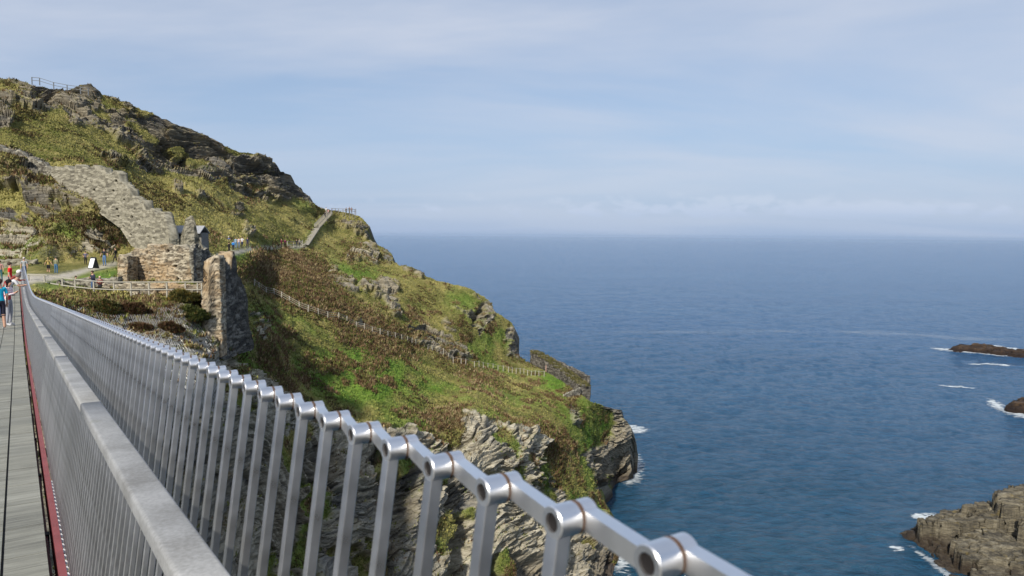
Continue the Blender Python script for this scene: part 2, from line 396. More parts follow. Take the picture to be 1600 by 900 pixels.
rk = rk*(1-.92*np.clip(ledge*(.75+.5*mound), 0, 1))
rk = rk*(1-mound*.85*sstep(.0, .25, fbm(P/4, 4, 89)))
br = np.clip(br+.5*ledge*rkd*sstep(-.3, .3, fbm(P/6, 3, 90)), 0, 1)
br = np.clip(br+.95*sstep(.28, .5, fbm(P/np.array([2.6, 2.6, 3.5]), 4, 93))*sstep(455, 500, PY)*(1-fl), 0, 1)
br = np.clip(br+.35*sstep(.5, .7, fbm(P/np.array([4, 4, 3.]), 4, 94))*sstep(460, 430, PY)*(1-fl), 0, 1)
gr = np.clip(gr+.6*sstep(-.25, .35, fbm(P/np.array([7, 7, 5.]), 4, 95))*sstep(460, 520, PY), 0, 1)
# ---- grid of extra columns behind the silhouette so the headland is a solid hill
S0 = PD[:, -1]
vd = S0-CAM; vd[:, 2] = 0; vd /= np.linalg.norm(vd, axis=1, keepdims=True)
vd2 = vd + np.array([.25, .35, 0]); vd2 /= np.linalg.norm(vd2, axis=1, keepdims=True)
ext = []
for a, b in ((.5, .15), (1.2, .5), (2.5, 1.3), (5, 3.2), (9, 7), (15, 14), (25, 28), (40, 50), (60, 90)):
    q = S0 + vd2*a; q[:, 2] = q[:, 2]-b
    q = q + .12*a*fbm(q/6, 3, 51)[:, None]*np.array([1, 1, .6]); q[:, 2] = np.maximum(q[:, 2], -3); ext.append(q)
EXT = np.stack(ext, 1)
G = np.concatenate([PD, EXT], 1)
def extc(a, v=None): return np.concatenate([a, np.repeat(a[:, -1:], EXT.shape[1], 1)], 1)
# ---- rows below the frame down to the sea floor
B0 = G[-1]; low = []
for k, t in enumerate((.15, .35, .6, 1.0)):
    q = B0.copy(); q[:, 2] = B0[:, 2]*(1-t) + (-4)*t; low.append(q)
G = np.concatenate([G, np.stack(low, 0)], 0)
def extr(a): a = extc(a); return np.concatenate([a, np.repeat(a[-1:], 4, 0)], 0)
# ---- rows behind the crest at the top
T0 = G[0]; top = []
for t, d in ((30, -1), (12, -.3)):
    q = T0.copy(); q[:, 1] += t; q[:, 2] += d; top.append(q)
G = np.concatenate([np.stack(top, 0), G], 0)
def extg(a): a = extr(a); return np.concatenate([np.repeat(a[:1], 2, 0), a], 0)
R_, C_ = G.shape[:2]
idx = np.arange(R_*C_).reshape(R_, C_)
faces = np.stack([idx[:-1, :-1], idx[1:, :-1], idx[1:, 1:], idx[:-1, 1:]], -1).reshape(-1, 4)
def surf(px, py):
    """point of the finished hillside seen at a pixel"""
    r = np.clip((np.asarray(py, float)-rows[0])/1.25, 0, len(rows)-1.001); i = np.asarray(r).astype(int); f = (r-i)
    sxx = np.interp(py, rows, sx); u = np.clip((np.asarray(px, float)-XL)/(sxx-XL), 0, 1)*(NC-1.001); j = np.asarray(u).astype(int); g = u-j
    f = np.asarray(f)[..., None]; g = np.asarray(g)[..., None]
    return (PD[i, j]*(1-g)+PD[i, j+1]*g)*(1-f)+(PD[i+1, j]*(1-g)+PD[i+1, j+1]*g)*f
# ------------------------------------------------------------------ hillside material
def hill_material():
    m, nt, b = mat_new('headland'); c = coords(nt)
    def A(n): return N(nt, 'ShaderNodeAttribute', attribute_name=n).outputs['Fac']
    rock, brown, green, path, cell, dry = A('rock'), A('brown'), A('green'), A('path'), A('cell'), A('dry')
    # rock: thin slate beds, dipping
    mp = mapping(nt, c, (.5, .5, 5.5), (.06, -.28, 0))
    n1 = noise_n(nt, mp, .55, 8, .62, .4); n2 = noise_n(nt, c, 3.0, 6, .65); n3 = noise_n(nt, c, .09, 4, .5); n4 = noise_n(nt, mapping(nt, c, (.45, .45, 9), (.06, -.28, 0)), 1.2, 6, .7, .3)
    base = ramp(nt, n1, [(.28, (.15, .135, .105)), (.40, (.31, .28, .21)), (.52, (.45, .41, .315)), (.68, (.58, .54, .43))]).outputs[0]
    cool = ramp(nt, n1, [(.30, (.09, .088, .085)), (.48, (.23, .225, .205)), (.7, (.40, .39, .35))]).outputs[0]
    t = math_n(nt, 'ADD', math_n(nt, 'MULTIPLY', cell, .45), math_n(nt, 'MULTIPLY', n3, .75))
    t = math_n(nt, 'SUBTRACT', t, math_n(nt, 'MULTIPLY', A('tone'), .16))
    rc_ = mixc(nt, ramp(nt, t, [(.36, (1, 1, 1)), (.56, (0, 0, 0))]).outputs[0], base, cool)
    och = ramp(nt, noise_n(nt, c, .33, 6, .7), [(.60, (0, 0, 0)), (.72, (.7, .7, .7))]).outputs[0]
    rc_ = mixc(nt, och, rc_, (.30, .19, .075))
    lich = ramp(nt, noise_n(nt, c, 1.9, 5, .7), [(.62, (0, 0, 0)), (.72, (.55, .55, .55))]).outputs[0]
    rc_ = mixc(nt, lich, rc_, (.42, .41, .33))
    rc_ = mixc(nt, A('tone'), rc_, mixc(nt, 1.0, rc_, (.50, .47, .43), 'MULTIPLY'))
    crack = ramp(nt, n4, [(.36, (1, 1, 1)), (.44, (0, 0, 0))]).outputs[0]
    rc_ = mixc(nt, math_n(nt, 'MULTIPLY', crack, .6), rc_, (.03, .027, .024))
    moss = ramp(nt, noise_n(nt, c, .5, 6, .65), [(.56, (0, 0, 0)), (.66, (.7, .7, .7))]).outputs[0]
    geo = N(nt, 'ShaderNodeNewGeometry'); sep = N(nt, 'ShaderNodeSeparateXYZ'); L(nt, geo.outputs['Normal'], sep.inputs[0])
    flat = ramp(nt, sep.outputs['Z'], [(.45, (0, 0, 0)), (.75, (1, 1, 1))]).outputs[0]
    rc_ = mixc(nt, math_n(nt, 'MULTIPLY', moss, flat), rc_, (.11, .10, .035))
    # black wet band at the tide line
    sp = N(nt, 'ShaderNodeSeparateXYZ'); L(nt, c, sp.inputs[0])
    zz = math_n(nt, 'ADD', sp.outputs['Z'], math_n(nt, 'MULTIPLY', n2, 3))
    wet = ramp(nt, math_n(nt, 'MULTIPLY', zz, .1), [(.25, (1, 1, 1)), (.55, (0, 0, 0))]).outputs[0]
    rc_ = mixc(nt, math_n(nt, 'MULTIPLY', wet, .8), rc_, (.05, .035, .028))
    # turf
    g1 = noise_n(nt, c, .35, 6, .6); g2 = noise_n(nt, c, 2.4, 6, .7); g3 = noise_n(nt, c, 9, 4, .7)
    gm = math_n(nt, 'ADD', math_n(nt, 'MULTIPLY', g1, .5), math_n(nt, 'ADD', math_n(nt, 'MULTIPLY', g2, .3), math_n(nt, 'MULTIPLY', g3, .2)))
    grass = ramp(nt, gm, [(.36, (.06, .066, .02)), (.46, (.13, .13, .038)), (.54, (.225, .20, .068)), (.64, (.34, .285, .13))]).outputs[0]
    lush = ramp(nt, gm, [(.38, (.05, .10, .014)), (.52, (.12, .21, .03)), (.64, (.22, .29, .06))]).outputs[0]
    brn = ramp(nt, gm, [(.38, (.06, .037, .02)), (.50, (.14, .085, .045)), (.58, (.22, .16, .08)), (.68, (.33, .27, .14))]).outputs[0]
    tf = mixc(nt, math_n(nt, 'MULTIPLY', dry, .55), grass, (.36, .32, .12))
    tf = mixc(nt, green, tf, lush); tf = mixc(nt, brown, tf, brn)
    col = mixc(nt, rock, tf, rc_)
    pc = ramp(nt, g2, [(.3, (.38, .35, .30)), (.7, (.50, .47, .40))]).outputs[0]
    col = mixc(nt, path, col, pc)
    L(nt, col, b.inputs['Base Color']); b.inputs['Roughness'].default_value = .92; b.inputs['Specular IOR Level'].default_value = .15
    h = math_n(nt, 'ADD', math_n(nt, 'MULTIPLY', n4, 1.0), math_n(nt, 'MULTIPLY', n2, .5))
    hr = math_n(nt, 'MULTIPLY', h, rock)
    hg = math_n(nt, 'MULTIPLY', g2, math_n(nt, 'SUBTRACT', 1.0, rock))
    b1 = bump(nt, None, hr, 1.0, .28)
    bump(nt, b, hg, .8, .35, b1)
    return m
HILL = hill_material()
PTS = G.reshape(-1, 3)
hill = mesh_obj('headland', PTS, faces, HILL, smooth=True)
hill.data.polygons.foreach_set('use_smooth', extg(rk).ravel()[faces[:, 0]] < .5)
tag(hill, kind='structure')
dryv = sstep(-.2, .6, fbm(P/18, 3, 61))*(PY < 420) + .6*sstep(-.1, .6, fbm(P/9, 3, 62))*(PY >= 420)
wetbright = rk
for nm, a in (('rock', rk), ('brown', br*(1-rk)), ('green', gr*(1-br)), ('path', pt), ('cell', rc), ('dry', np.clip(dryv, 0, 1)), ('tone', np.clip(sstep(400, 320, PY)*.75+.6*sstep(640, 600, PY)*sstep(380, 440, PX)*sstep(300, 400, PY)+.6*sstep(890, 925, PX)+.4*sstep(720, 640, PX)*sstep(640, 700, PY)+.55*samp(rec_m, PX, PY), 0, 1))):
    attr(hill.data, nm, extg(a))
# ------------------------------------------------------------------ grass, bracken, heather as real blades
def blade_mat(name, rough=.8):
    m, nt, b = mat_new(name); a = N(nt, 'ShaderNodeAttribute', attribute_name='tint')
    L(nt, a.outputs['Color'], b.inputs['Base Color']); b.inputs['Roughness'].default_value = rough; b.inputs['Specular IOR Level'].default_value = .15
    return m
BL = blade_mat('blades')
def pick(weight, n, rng):
    """n random surface points with density ~ weight * area"""
    dA = np.linalg.norm(np.cross(np.gradient(PD, axis=1), np.gradient(PD, axis=0)), axis=2)
    w = (weight*dA**.6).ravel(); w = w/w.sum()
    k = rng.choice(w.size, n, p=w); i, j = np.unravel_index(k, weight.shape)
    j2 = np.minimum(j+1, NC-1); i2 = np.minimum(i+1, PD.shape[0]-1); a = rng.random((n, 1)); b = rng.random((n, 1))
    p = PD[i, j]*(1-a)*(1-b)+PD[i, j2]*a*(1-b)+PD[i2, j]*(1-a)*b+PD[i2, j2]*a*b
    return p, i, j
def tufts(name, p, h, w, nb, cols, rng, spread=.5, lean=.45):
    n = len(p); ang = rng.random((n, nb))*6.283; base = p[:, None, :] + np.stack([np.cos(ang), np.sin(ang), 0*ang], -1)*(w[:, None, None]*spread)
    base[..., 2] -= .06
    dirx = np.stack([np.cos(ang+1.57), np.sin(ang+1.57), 0*ang], -1); out = np.stack([np.cos(ang), np.sin(ang), 0*ang], -1)
    hh = h[:, None, None]*(.6+.6*rng.random((n, nb, 1)))
    tip = base + out*hh*lean*(.3+rng.random((n, nb, 1))) + np.array([0, 0, 1.])*hh
    bw = (w[:, None, None]*.34)
    V = np.stack([base-dirx*bw, base+dirx*bw, tip], 2).reshape(-1, 3)
    f = np.arange(len(V)).reshape(-1, 3)
    o = mesh_obj(name, V, f, BL)
    cc = cols[:, None, None, :]*(.82+.36*rng.random((n, nb, 1, 1)))
    cc = np.repeat(cc, 3, 2).reshape(-1, 3)
    cattr(o.data, 'tint', np.clip(cc, 0, 1))
    return o
def lerp(a, b, t): return np.asarray(a)*(1-t[:, None])+np.asarray(b)*t[:, None]
vis = (PY < 1000) & (PX > -60)
rng = np.random.default_rng(3)
turf = (1-rk)*(1-sstep(.1, .5, pt))*(1-.97*fl)*(1-br*.8)*vis
p_, i_, j_ = pick(turf, 95000, rng)
t = np.clip(.35*rng.random(len(p_))+.65*sstep(-.5, .5, fbm(p_/3.5, 4, 72)), 0, 1); g_ = gr[i_, j_]*(1-br[i_, j_]); d_ = np.clip(dryv[i_, j_], 0, 1)
c1 = lerp((.14, .165, .04), (.40, .35, .13), np.clip(t*.75+d_*.4, 0, 1)); c2 = lerp((.065, .145, .02), (.20, .27, .055), t)
cc = c1*(1-g_[:, None])+c2*g_[:, None]
dk = rng.random(len(p_)) < .035; cc[dk] = np.array([.10, .075, .035])
tag(tufts('grass', p_, .10+.24*rng.random(len(p_))**2, .18+.22*rng.random(len(p_)), 4, cc, rng), 'tussocky green and straw coloured grass over the headland slopes', 'grass', kind='stuff')
p_, i_, j_ = pick(br*(1-rk)*vis, 62000, rng); t = rng.random(len(p_))
cc = lerp((.09, .05, .027), (.24, .155, .085), t**1.3); bz = sstep(-.2, .5, fbm(p_/6, 3, 71)); k = rng.random(len(p_)) < .12+.3*bz; cc[k] = lerp((.24, .19, .09), (.42, .34, .19), rng.random(int(k.sum()))); k = rng.random(len(p_)) < .08+.28*(1-bz); cc[k] = lerp((.09, .12, .03), (.18, .19, .05), rng.random(int(k.sum())))
tag(tufts('bracken', p_, (.18+.45*rng.random(len(p_))**1.5)*np.clip(np.linalg.norm(p_-CAM,axis=1)/110,.5,1), .12+.2*rng.random(len(p_)), 5, cc, rng, .7, .55), 'rust brown dying bracken on the middle of the slope', 'bracken', kind='stuff')
nz = sstep(.25, .5, fbm(P/5, 4, 91))
p_, i_, j_ = pick((1-rk)*(1-pt)*(1-fl)*nz*vis+.05*rk*(1-lowc)*vis*(1-fl), 13000, rng); t = rng.random(len(p_))
cc = lerp((.07, .075, .025), (.15, .10, .05), t)
tag(tufts('heather', p_, (.18+.25*rng.random(len(p_)))*np.clip(np.linalg.norm(p_-CAM,axis=1)/110,.5,1), .2+.25*rng.random(len(p_)), 5, cc, rng, .6, .6), 'dark low heather clumps scattered over slopes and ledges', 'heather', kind='stuff')

# ------------------------------------------------------------------ sea
def sea_material():
    m, nt, b = mat_new('sea'); c = coords(nt)
    geo = N(nt, 'ShaderNodeNewGeometry')
    w = mapping(nt, c, (1, 2.1, 1), (0, 0, .35))
    a1 = noise_n(nt, w, .17, 6, .68, .5); a2 = noise_n(nt, mapping(nt, c, (1, 1.7, 1), (0, 0, -.5)), .035, 4, .55, .3); a3 = noise_n(nt, mapping(nt, c, (1, 1.5, 1), (0, 0, .9)), .4, 4, .65, .3)
    big = noise_n(nt, mapping(nt, c, (.25, 1, 1), (0, 0, .12)), .006, 4, .55)
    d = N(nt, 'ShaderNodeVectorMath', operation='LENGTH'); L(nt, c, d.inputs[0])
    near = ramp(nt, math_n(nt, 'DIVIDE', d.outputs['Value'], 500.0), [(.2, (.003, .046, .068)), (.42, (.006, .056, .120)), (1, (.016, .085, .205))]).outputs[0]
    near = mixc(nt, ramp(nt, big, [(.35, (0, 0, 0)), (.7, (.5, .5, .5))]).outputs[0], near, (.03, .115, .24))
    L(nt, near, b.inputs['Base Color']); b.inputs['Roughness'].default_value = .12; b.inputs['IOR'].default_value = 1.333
    h = math_n(nt, 'ADD', math_n(nt, 'ADD', a1, math_n(nt, 'MULTIPLY', a2, 1.8)), math_n(nt, 'MULTIPLY', a3, .35))
    bump(nt, b, h, 1.0, 2.8)
    # sparse streaks of foam
    return m
SEA = sea_material()
dy_ = np.r_[1.2, np.arange(2, 560, 1.25), 700, 1000, 2000, 8000]
rr_ = 60*1160/dy_; rr_ = np.r_[70000, rr_]
an_ = np.r_[np.arange(-180, -52, 6), np.arange(-52, 52, .16), np.arange(52, 181, 6)]; an_[-1] = 180
RR, AN = np.meshgrid(rr_, np.radians(an_), indexing='ij'); X_ = RR*np.sin(AN); Y_ = RR*np.cos(AN)
dr = np.abs(np.gradient(rr_))[:, None]+0*X_
def waves(X_, Y_, dr):
    Zw = 0*X_
    for lam, A_, kx, ky, sd_ in ((1.7, .09, .6, 1.0, 1), (3.2, .17, .6, 1.0, 2), (6.5, .24, .5, 1.0, 3), (16, .22, .5, 1.0, 4), (48, .26, .45, 1, 5), (140, .4, .4, 1, 6)):
        ca, sa_ = math.cos(.35+.12*sd_), math.sin(.35+.12*sd_); xr = (X_*ca+Y_*sa_)*kx/lam; yr = (-X_*sa_+Y_*ca)*ky/lam
        n_ = vnoise(np.stack([xr+.4*vnoise(np.stack([xr*.5, yr*.5, xr*0], -1), 3), yr, xr*0+sd_*3.3], -1), 100+sd_)
        Zw = Zw + A_*(.45-np.abs(n_)*1.6)*np.clip(2.2*lam/dr-.6, 0, 1)
    return Zw
Zw = waves(X_, Y_, dr)*(RR < 20000)
V = np.stack([X_, Y_, Zw], -1).reshape(-1, 3)
ii = np.arange(len(V)).reshape(X_.shape); ff = np.stack([ii[:-1, :-1], ii[1:, :-1], ii[1:, 1:], ii[:-1, 1:]], -1).reshape(-1, 4)
tag(mesh_obj('sea', V, ff, SEA, smooth=True), kind='structure')

# foam: irregular white patches floating a few cm over the water
def foam_material():
    m, nt, b = mat_new('foam'); c = coords(nt)
    a = N(nt, 'ShaderNodeAttribute', attribute_name='edge').outputs['Fac']
    n = noise_n(nt, mapping(nt, c, (.5, 1.4, 1)), .9, 7, .7, .6)
    al = ramp(nt, math_n(nt, 'SUBTRACT', math_n(nt, 'ADD', math_n(nt, 'MULTIPLY', n, 1.7), math_n(nt, 'MULTIPLY', a, .36)), .36), [(.64, (0, 0, 0)), (.86, (.9, .9, .9))]).outputs[0]
    al = math_n(nt, 'MULTIPLY', al, N(nt, 'ShaderNodeAttribute', attribute_name='dens').outputs['Fac'])
    b.inputs['Base Color'].default_value = (.72, .78, .8, 1); b.inputs['Roughness'].default_value = .7
    L(nt, al, b.inputs['Alpha']); return m
FOAM = foam_material()
def foam_patch(pts, label, h=.75, dens=.8):
    """pts: pixel polyline [(x,y,halfwidth_m)], lies on the sea"""
    c = np.array([onsea(x, y, h) for x, y, w in pts]); w = np.array([q[2] for q in pts], float)
    t = np.linspace(0, 1, len(pts)); T = np.linspace(0, 1, 40); cc = np.stack([np.interp(T, t, c[:, k]) for k in range(3)], 1); ww = np.interp(T, t, w)
    d = np.gradient(cc, axis=0); d /= np.linalg.norm(d, axis=1, keepdims=True)+1e-9; n = np.stack([-d[:, 1], d[:, 0], 0*d[:, 0]], 1)
    S = np.linspace(-1, 1, 13); V = cc[:, None]+n[:, None]*(S[None, :, None]*ww[:, None, None]); rw = np.hypot(V[..., 0], V[..., 1]); V[..., 2] = waves(V[..., 0], V[..., 1], rw*rw/(60*1160)*1.25)+.12
    e = (1-np.abs(S)[None, :]**1.5)*np.minimum(1, np.minimum(T, 1-T)*6)[:, None]
    ii = np.arange(40*13).reshape(40, 13); ff = np.stack([ii[:-1, :-1], ii[:-1, 1:], ii[1:, 1:], ii[1:, :-1]], -1).reshape(-1, 4)
    o = mesh_obj('sea_foam', V.reshape(-1, 3), ff, FOAM); attr(o.data, 'edge', e.ravel()); attr(o.data, 'dens', np.full(e.size, dens)); tag(o, label, 'foam', kind='stuff')
foam_patch([(978, 662, 2), (992, 668, 5), (1004, 676, 3)], 'white splash of foam at the foot of the headland point')
foam_patch([(1452, 541, 5), (1475, 545, 7), (1530, 550, 4), (1600, 556, 6)], 'white surf round the low far reef')
foam_patch([(1540, 537, 5), (1575, 543, 5), (1620, 548, 5)], 'surf breaking behind the low far reef')
foam_patch([(1505, 566, 4), (1560, 568, 4), (1580, 570, 3)], 'thin foam streak on the water in front of the far reef')
foam_patch([(1462, 600, 2.2), (1500, 602, 3), (1530, 604, 1)], 'small white foam streak between the far reefs')
foam_patch([(1545, 618, 2), (1562, 634, 4), (1600, 648, 5), (1640, 660, 4)], 'white surf round the small brown reef')
foam_patch([(1420, 802, 2), (1445, 806, 4), (1475, 800, 2)], 'white foam washing behind the near rock ledge')
foam_patch([(1270, 515, 6), (1360, 519, 14), (1430, 521, 10), (1500, 528, 13), (1600, 530, 12)], 'long pale foam line far out on the water', dens=.14)
foam_patch([(900, 517, 4), (1050, 518, 10), (1180, 516, 12), (1290, 517, 8)], 'faint foam line running out from the headland', dens=.09)
foam_patch([(990, 700, 1.5), (993, 720, 3), (992, 745, 2.5), (975, 756, 2)], 'thin broken foam along the foot of the headland', dens=.6)
foam_patch([(985, 826, 1.5), (988, 842, 2.5), (978, 856, 2), (972, 872, 2), (968, 896, 2)], 'thin foam under the nearer cliff foot', dens=.7)
foam_patch([(1418, 846, 1), (1450, 866, 1.2), (1475, 890, 1.2), (1500, 905, 1)], 'thin foam edge below the near rock ledge', dens=.45)
foam_patch([(1390, 848, 1), (1402, 853, 2), (1412, 858, 1)], 'small fleck of foam beside the near rock ledge')

# ------------------------------------------------------------------ reefs and the rock ledge on the right
def inpoly(px_, py_, o_):
    ins = np.zeros(px_.shape, bool); n = len(o_)
    for i in range(n):
        a, b = o_[i], o_[(i+1) % n]
        if a[1] != b[1]: ins ^= ((a[1] > py_) != (b[1] > py_)) & (px_ < (b[0]-a[0])*(py_-a[1])/(b[1]-a[1])+a[0])
    return ins
def rock_island(name, outline, hgt, res, label, seed, taper=4.0, k=1.0, slabs=None):
    """outline: waterline polygon in world xy, hgt(x,y)->crest height"""
    o_ = np.array(outline, float); lo = o_.min(0)-2; hi = o_.max(0)+2
    xs = np.arange(lo[0], hi[0], res); ys = np.arange(lo[1], hi[1], res); X, Y = np.meshgrid(xs, ys)
    wxn = fbm(np.stack([X/5, Y/5, X*0], -1), 3, seed)*1.6*k; wyn = fbm(np.stack([X/5, Y/5, X*0+5], -1), 3, seed)*1.6*k
    Xw, Yw = X+wxn, Y+wyn
    ins = np.zeros(X.shape, bool); dist = np.full(X.shape, 1e9); n = len(o_)
    for i in range(n):
        a, b = o_[i], o_[(i+1) % n]
        if a[1] != b[1]: ins ^= ((a[1] > Yw) != (b[1] > Yw)) & (Xw < (b[0]-a[0])*(Yw-a[1])/(b[1]-a[1])+a[0])
        d = b-a; t = np.clip(((Xw-a[0])*d[0]+(Yw-a[1])*d[1])/(d@d), 0, 1)
        dist = np.minimum(dist, np.hypot(Xw-a[0]-t*d[0], Yw-a[1]-t*d[1]))
    sd = np.where(ins, dist, -dist)
    H = hgt(X, Y)
    if slabs:
        H = np.full(X.shape, .4); Xs = X+.9*fbm(np.stack([X/4, Y/4, X*0+3], -1), 4, seed+31)+.4*np.sign(fbm(np.stack([X/1.5, Y/1.5, X*0], -1), 2, 3)); Ys = Y+.9*fbm(np.stack([X/4, Y/4, X*0+8], -1), 4, seed+32)
        for pl, h0, tx, ty in slabs:
            w0 = [tuple(onsea(x, y, h0)[:2]) for x, y in pl]; cxy = np.mean(w0, 0)
            H = np.where(inpoly(Xs, Ys, w0), np.maximum(H, h0+tx*(X-cxy[0])+ty*(Y-cxy[1])), H)
    z = np.where(sd > 0, H*np.clip(sd/taper, 0, 1)**.45, sd*1.2)
    Pq = np.stack([X, Y, z], -1)
    # terraces cut along joints
    q = np.stack([X/5.5+wxn*.2, Y/3.2+wyn*.2, z*0+seed], -1)*1.0/k; f1, f2, c = worley(q, seed+3)
    q2 = np.stack([X/1.8, Y/1.1, z*0+seed], -1)/k; g1, g2, c2 = worley(q2, seed+5)
    kk = .28 if slabs else 1.0
    z = z + (c-.5)*1.6*k*kk*np.clip(sd/2, 0, 1) + (c2-.5)*.5*k*kk*np.clip(sd/1, 0, 1) - (1.3 if slabs else .6)*k*(1-sstep(0, .07, f2-f1)) - .15*k*(1-sstep(0, .1, g2-g1)) + .3*k*fbm(Pq/3, 4, seed)
    if not slabs: st = np.floor(z/(.7*k)); fr = z/(.7*k)-st; z = np.where(sd > 0, (st+sstep(.7, .95, fr))*.7*k*.8+z*.2, z)
    V = np.stack([X, Y, z], -1)
    # overhang: shift sideways with height, beds dip
    V[..., 0] += .35*fbm(V/np.array([4, 4, .8]), 3, seed+9)*k; V[..., 1] += .5*fbm(V/np.array([4, 4, .7]), 3, seed+8)*k
    ii = np.arange(X.size).reshape(X.shape); ff = np.stack([ii[:-1, :-1], ii[:-1, 1:], ii[1:, 1:], ii[1:, :-1]], -1).reshape(-1, 4)
    keep = (sd > -3).ravel(); ff = ff[keep[ff].all(1)]
    used = np.unique(ff); rem = np.zeros(X.size, int); rem[used] = np.arange(len(used))
    o = mesh_obj(name, V.reshape(-1, 3)[used], rem[ff], REEF if slabs else REEF_D, smooth=False); 
    o['kind'] = 'structure'
    attr(o.data, 'cell', c.ravel()[used]*.5+c2.ravel()[used]*.5)
    return o
def reef_material(dark=False):
    m, nt, b = mat_new('weedy_reef' if dark else 'sea_rock'); c = coords(nt)
    cell = N(nt, 'ShaderNodeAttribute', attribute_name='cell').outputs['Fac']
    n1 = noise_n(nt, mapping(nt, c, (1, 1, 6), (.1, -.15, 0)), .7, 8, .65, .4); n2 = noise_n(nt, c, .25, 5, .6); n3 = noise_n(nt, c, 4, 5, .6)
    base = ramp(nt, math_n(nt, 'ADD', math_n(nt, 'MULTIPLY', n1, .75), math_n(nt, 'MULTIPLY', cell, .25)), [(.30, (.022, .02, .016)), (.43, (.07, .061, .044)), (.55, (.155, .135, .092)), (.70, (.29, .26, .19))]).outputs[0]
    och = ramp(nt, noise_n(nt, c, .45, 5, .65), [(.60, (0, 0, 0)), (.70, (.6, .6, .6))]).outputs[0]
    base = mixc(nt, och, base, (.20, .15, .045))
    sp = N(nt, 'ShaderNodeSeparateXYZ'); L(nt, c, sp.inputs[0])
    zz = math_n(nt, 'ADD', sp.outputs['Z'], math_n(nt, 'MULTIPLY', n2, 3))
    wet = ramp(nt, math_n(nt, 'MULTIPLY', zz, .1), [(.25, (1, 1, 1)), (.42, (0, 0, 0))]).outputs[0]
    base = mixc(nt, math_n(nt, 'MULTIPLY', wet, .8), base, (.030, .019, .012))
    if dark: base = mixc(nt, 1.0, base, (.42, .30, .24), 'MULTIPLY')
    L(nt, base, b.inputs['Base Color']); b.inputs['Roughness'].default_value = .8; b.inputs['Specular IOR Level'].default_value = .3
    bump(nt, b, math_n(nt, 'ADD', n1, math_n(nt, 'MULTIPLY', n3, .3)), 1, .5); return m
REEF = reef_material(); REEF_D = reef_material(True)
def ol(pts): return [tuple(onsea(x, y)[:2]) for x, y in pts]
w_ = ol([(1413, 838), (1424, 828), (1436, 820), (1480, 812), (1540, 800), (1600, 790), (1700, 780), (1800, 800), (1800, 1000), (1620, 1000), (1540, 960), (1500, 912), (1474, 886), (1462, 862), (1430, 852)])
SL = [([(1412, 834), (1436, 818), (1500, 818), (1500, 846), (1480, 858), (1440, 850)], 1.5, .10, .02),
      ([(1434, 809), (1450, 802), (1502, 789), (1560, 783), (1640, 780), (1700, 800), (1640, 828), (1590, 812), (1500, 814), (1440, 814)], 5.0, .03, .0),
      ([(1500, 787), (1520, 784), (1523, 792), (1503, 795)], 6.2, 0, 0),
      ([(1494, 834), (1530, 830), (1600, 826), (1720, 822), (1720, 900), (1560, 872), (1505, 868), (1494, 856)], 3.4, .0, .06),
      ([(1556, 772), (1566, 763), (1584, 755), (1620, 750), (1720, 752), (1720, 784), (1560, 786)], 8.0, .06, .0),
      ([(1592, 806), (1720, 800), (1720, 832), (1594, 822)], 6.4, .0, .0),
      ([(1545, 878), (1600, 868), (1720, 862), (1720, 1000), (1560, 960), (1510, 905)], 1.9, .0, .04)]
rock_island('rock_ledge', w_, lambda X, Y: 0*X, .14, '', 5, 1.2, slabs=SL)
w_ = ol([(1476, 547), (1500, 541), (1540, 540), (1570, 547), (1620, 552), (1660, 556), (1660, 562), (1600, 560), (1560, 555), (1530, 552), (1490, 550)])
rock_island('far_reef', w_, lambda X, Y: 1.8+0*X, .5, '', 15, 5, 1.0)
w_ = ol([(1567, 640), (1578, 632), (1600, 628), (1650, 628), (1680, 640), (1640, 652), (1590, 648)])
rock_island('small_reef', w_, lambda X, Y: 2.6+0*X, .35, '', 25, 4, 1.0)

# ------------------------------------------------------------------ sky and sun
SD = Vector((-.27, -.75, .60)).normalized()
w = bpy.data.worlds.new('World'); scene.world = w; w.use_nodes = True; nt = w.node_tree
bg = nt.nodes['Background']; sky = N(nt, 'ShaderNodeTexSky', sky_type='NISHITA')
sky.sun_disc = False; sky.sun_elevation = math.asin(SD.z); sky.sun_rotation = math.atan2(SD.x, SD.y)
sky.altitude = 60; sky.air_density = 1.0; sky.dust_density = 1.2; sky.ozone_density = 2.5
tc = coords(nt, 'Generated'); sp = N(nt, 'ShaderNodeSeparateXYZ'); L(nt, tc, sp.inputs[0])
z = math_n(nt, 'MAXIMUM', sp.outputs['Z'], 0.0)
# high veil: project direction on a plane overhead
zz = math_n(nt, 'ADD', z, .12)
cx_ = N(nt, 'ShaderNodeCombineXYZ'); L(nt, math_n(nt, 'DIVIDE', sp.outputs['X'], zz), cx_.inputs[0]); L(nt, math_n(nt, 'DIVIDE', sp.outputs['Y'], zz), cx_.inputs[1])
v1 = noise_n(nt, mapping(nt, cx_.outputs[0], (.45, 1, 1), (0, 0, .5)), .55, 6, .55, .5)
veil = ramp(nt, v1, [(.36, (.12, .12, .12)), (.48, (.55, .55, .55)), (.60, (1, 1, 1))]).outputs[0]
lowfade = ramp(nt, z, [(.0, (.30, .30, .30)), (.10, (.62, .62, .62)), (.25, (1, 1, 1))]).outputs[0]
SKYG = 1.0
skyc = sky.outputs[0]
veilc = mixc(nt, v1, (4.3, 5.05, 6.6), (6.2, 6.5, 7.2))
colr = mixc(nt, math_n(nt, 'MULTIPLY', veil, lowfade), mixc(nt, ramp(nt, z, [(0, (.85, .85, .85)), (.3, (.25, .25, .25))]).outputs[0], skyc, (3.45, 4.6, 6.75)), veilc)
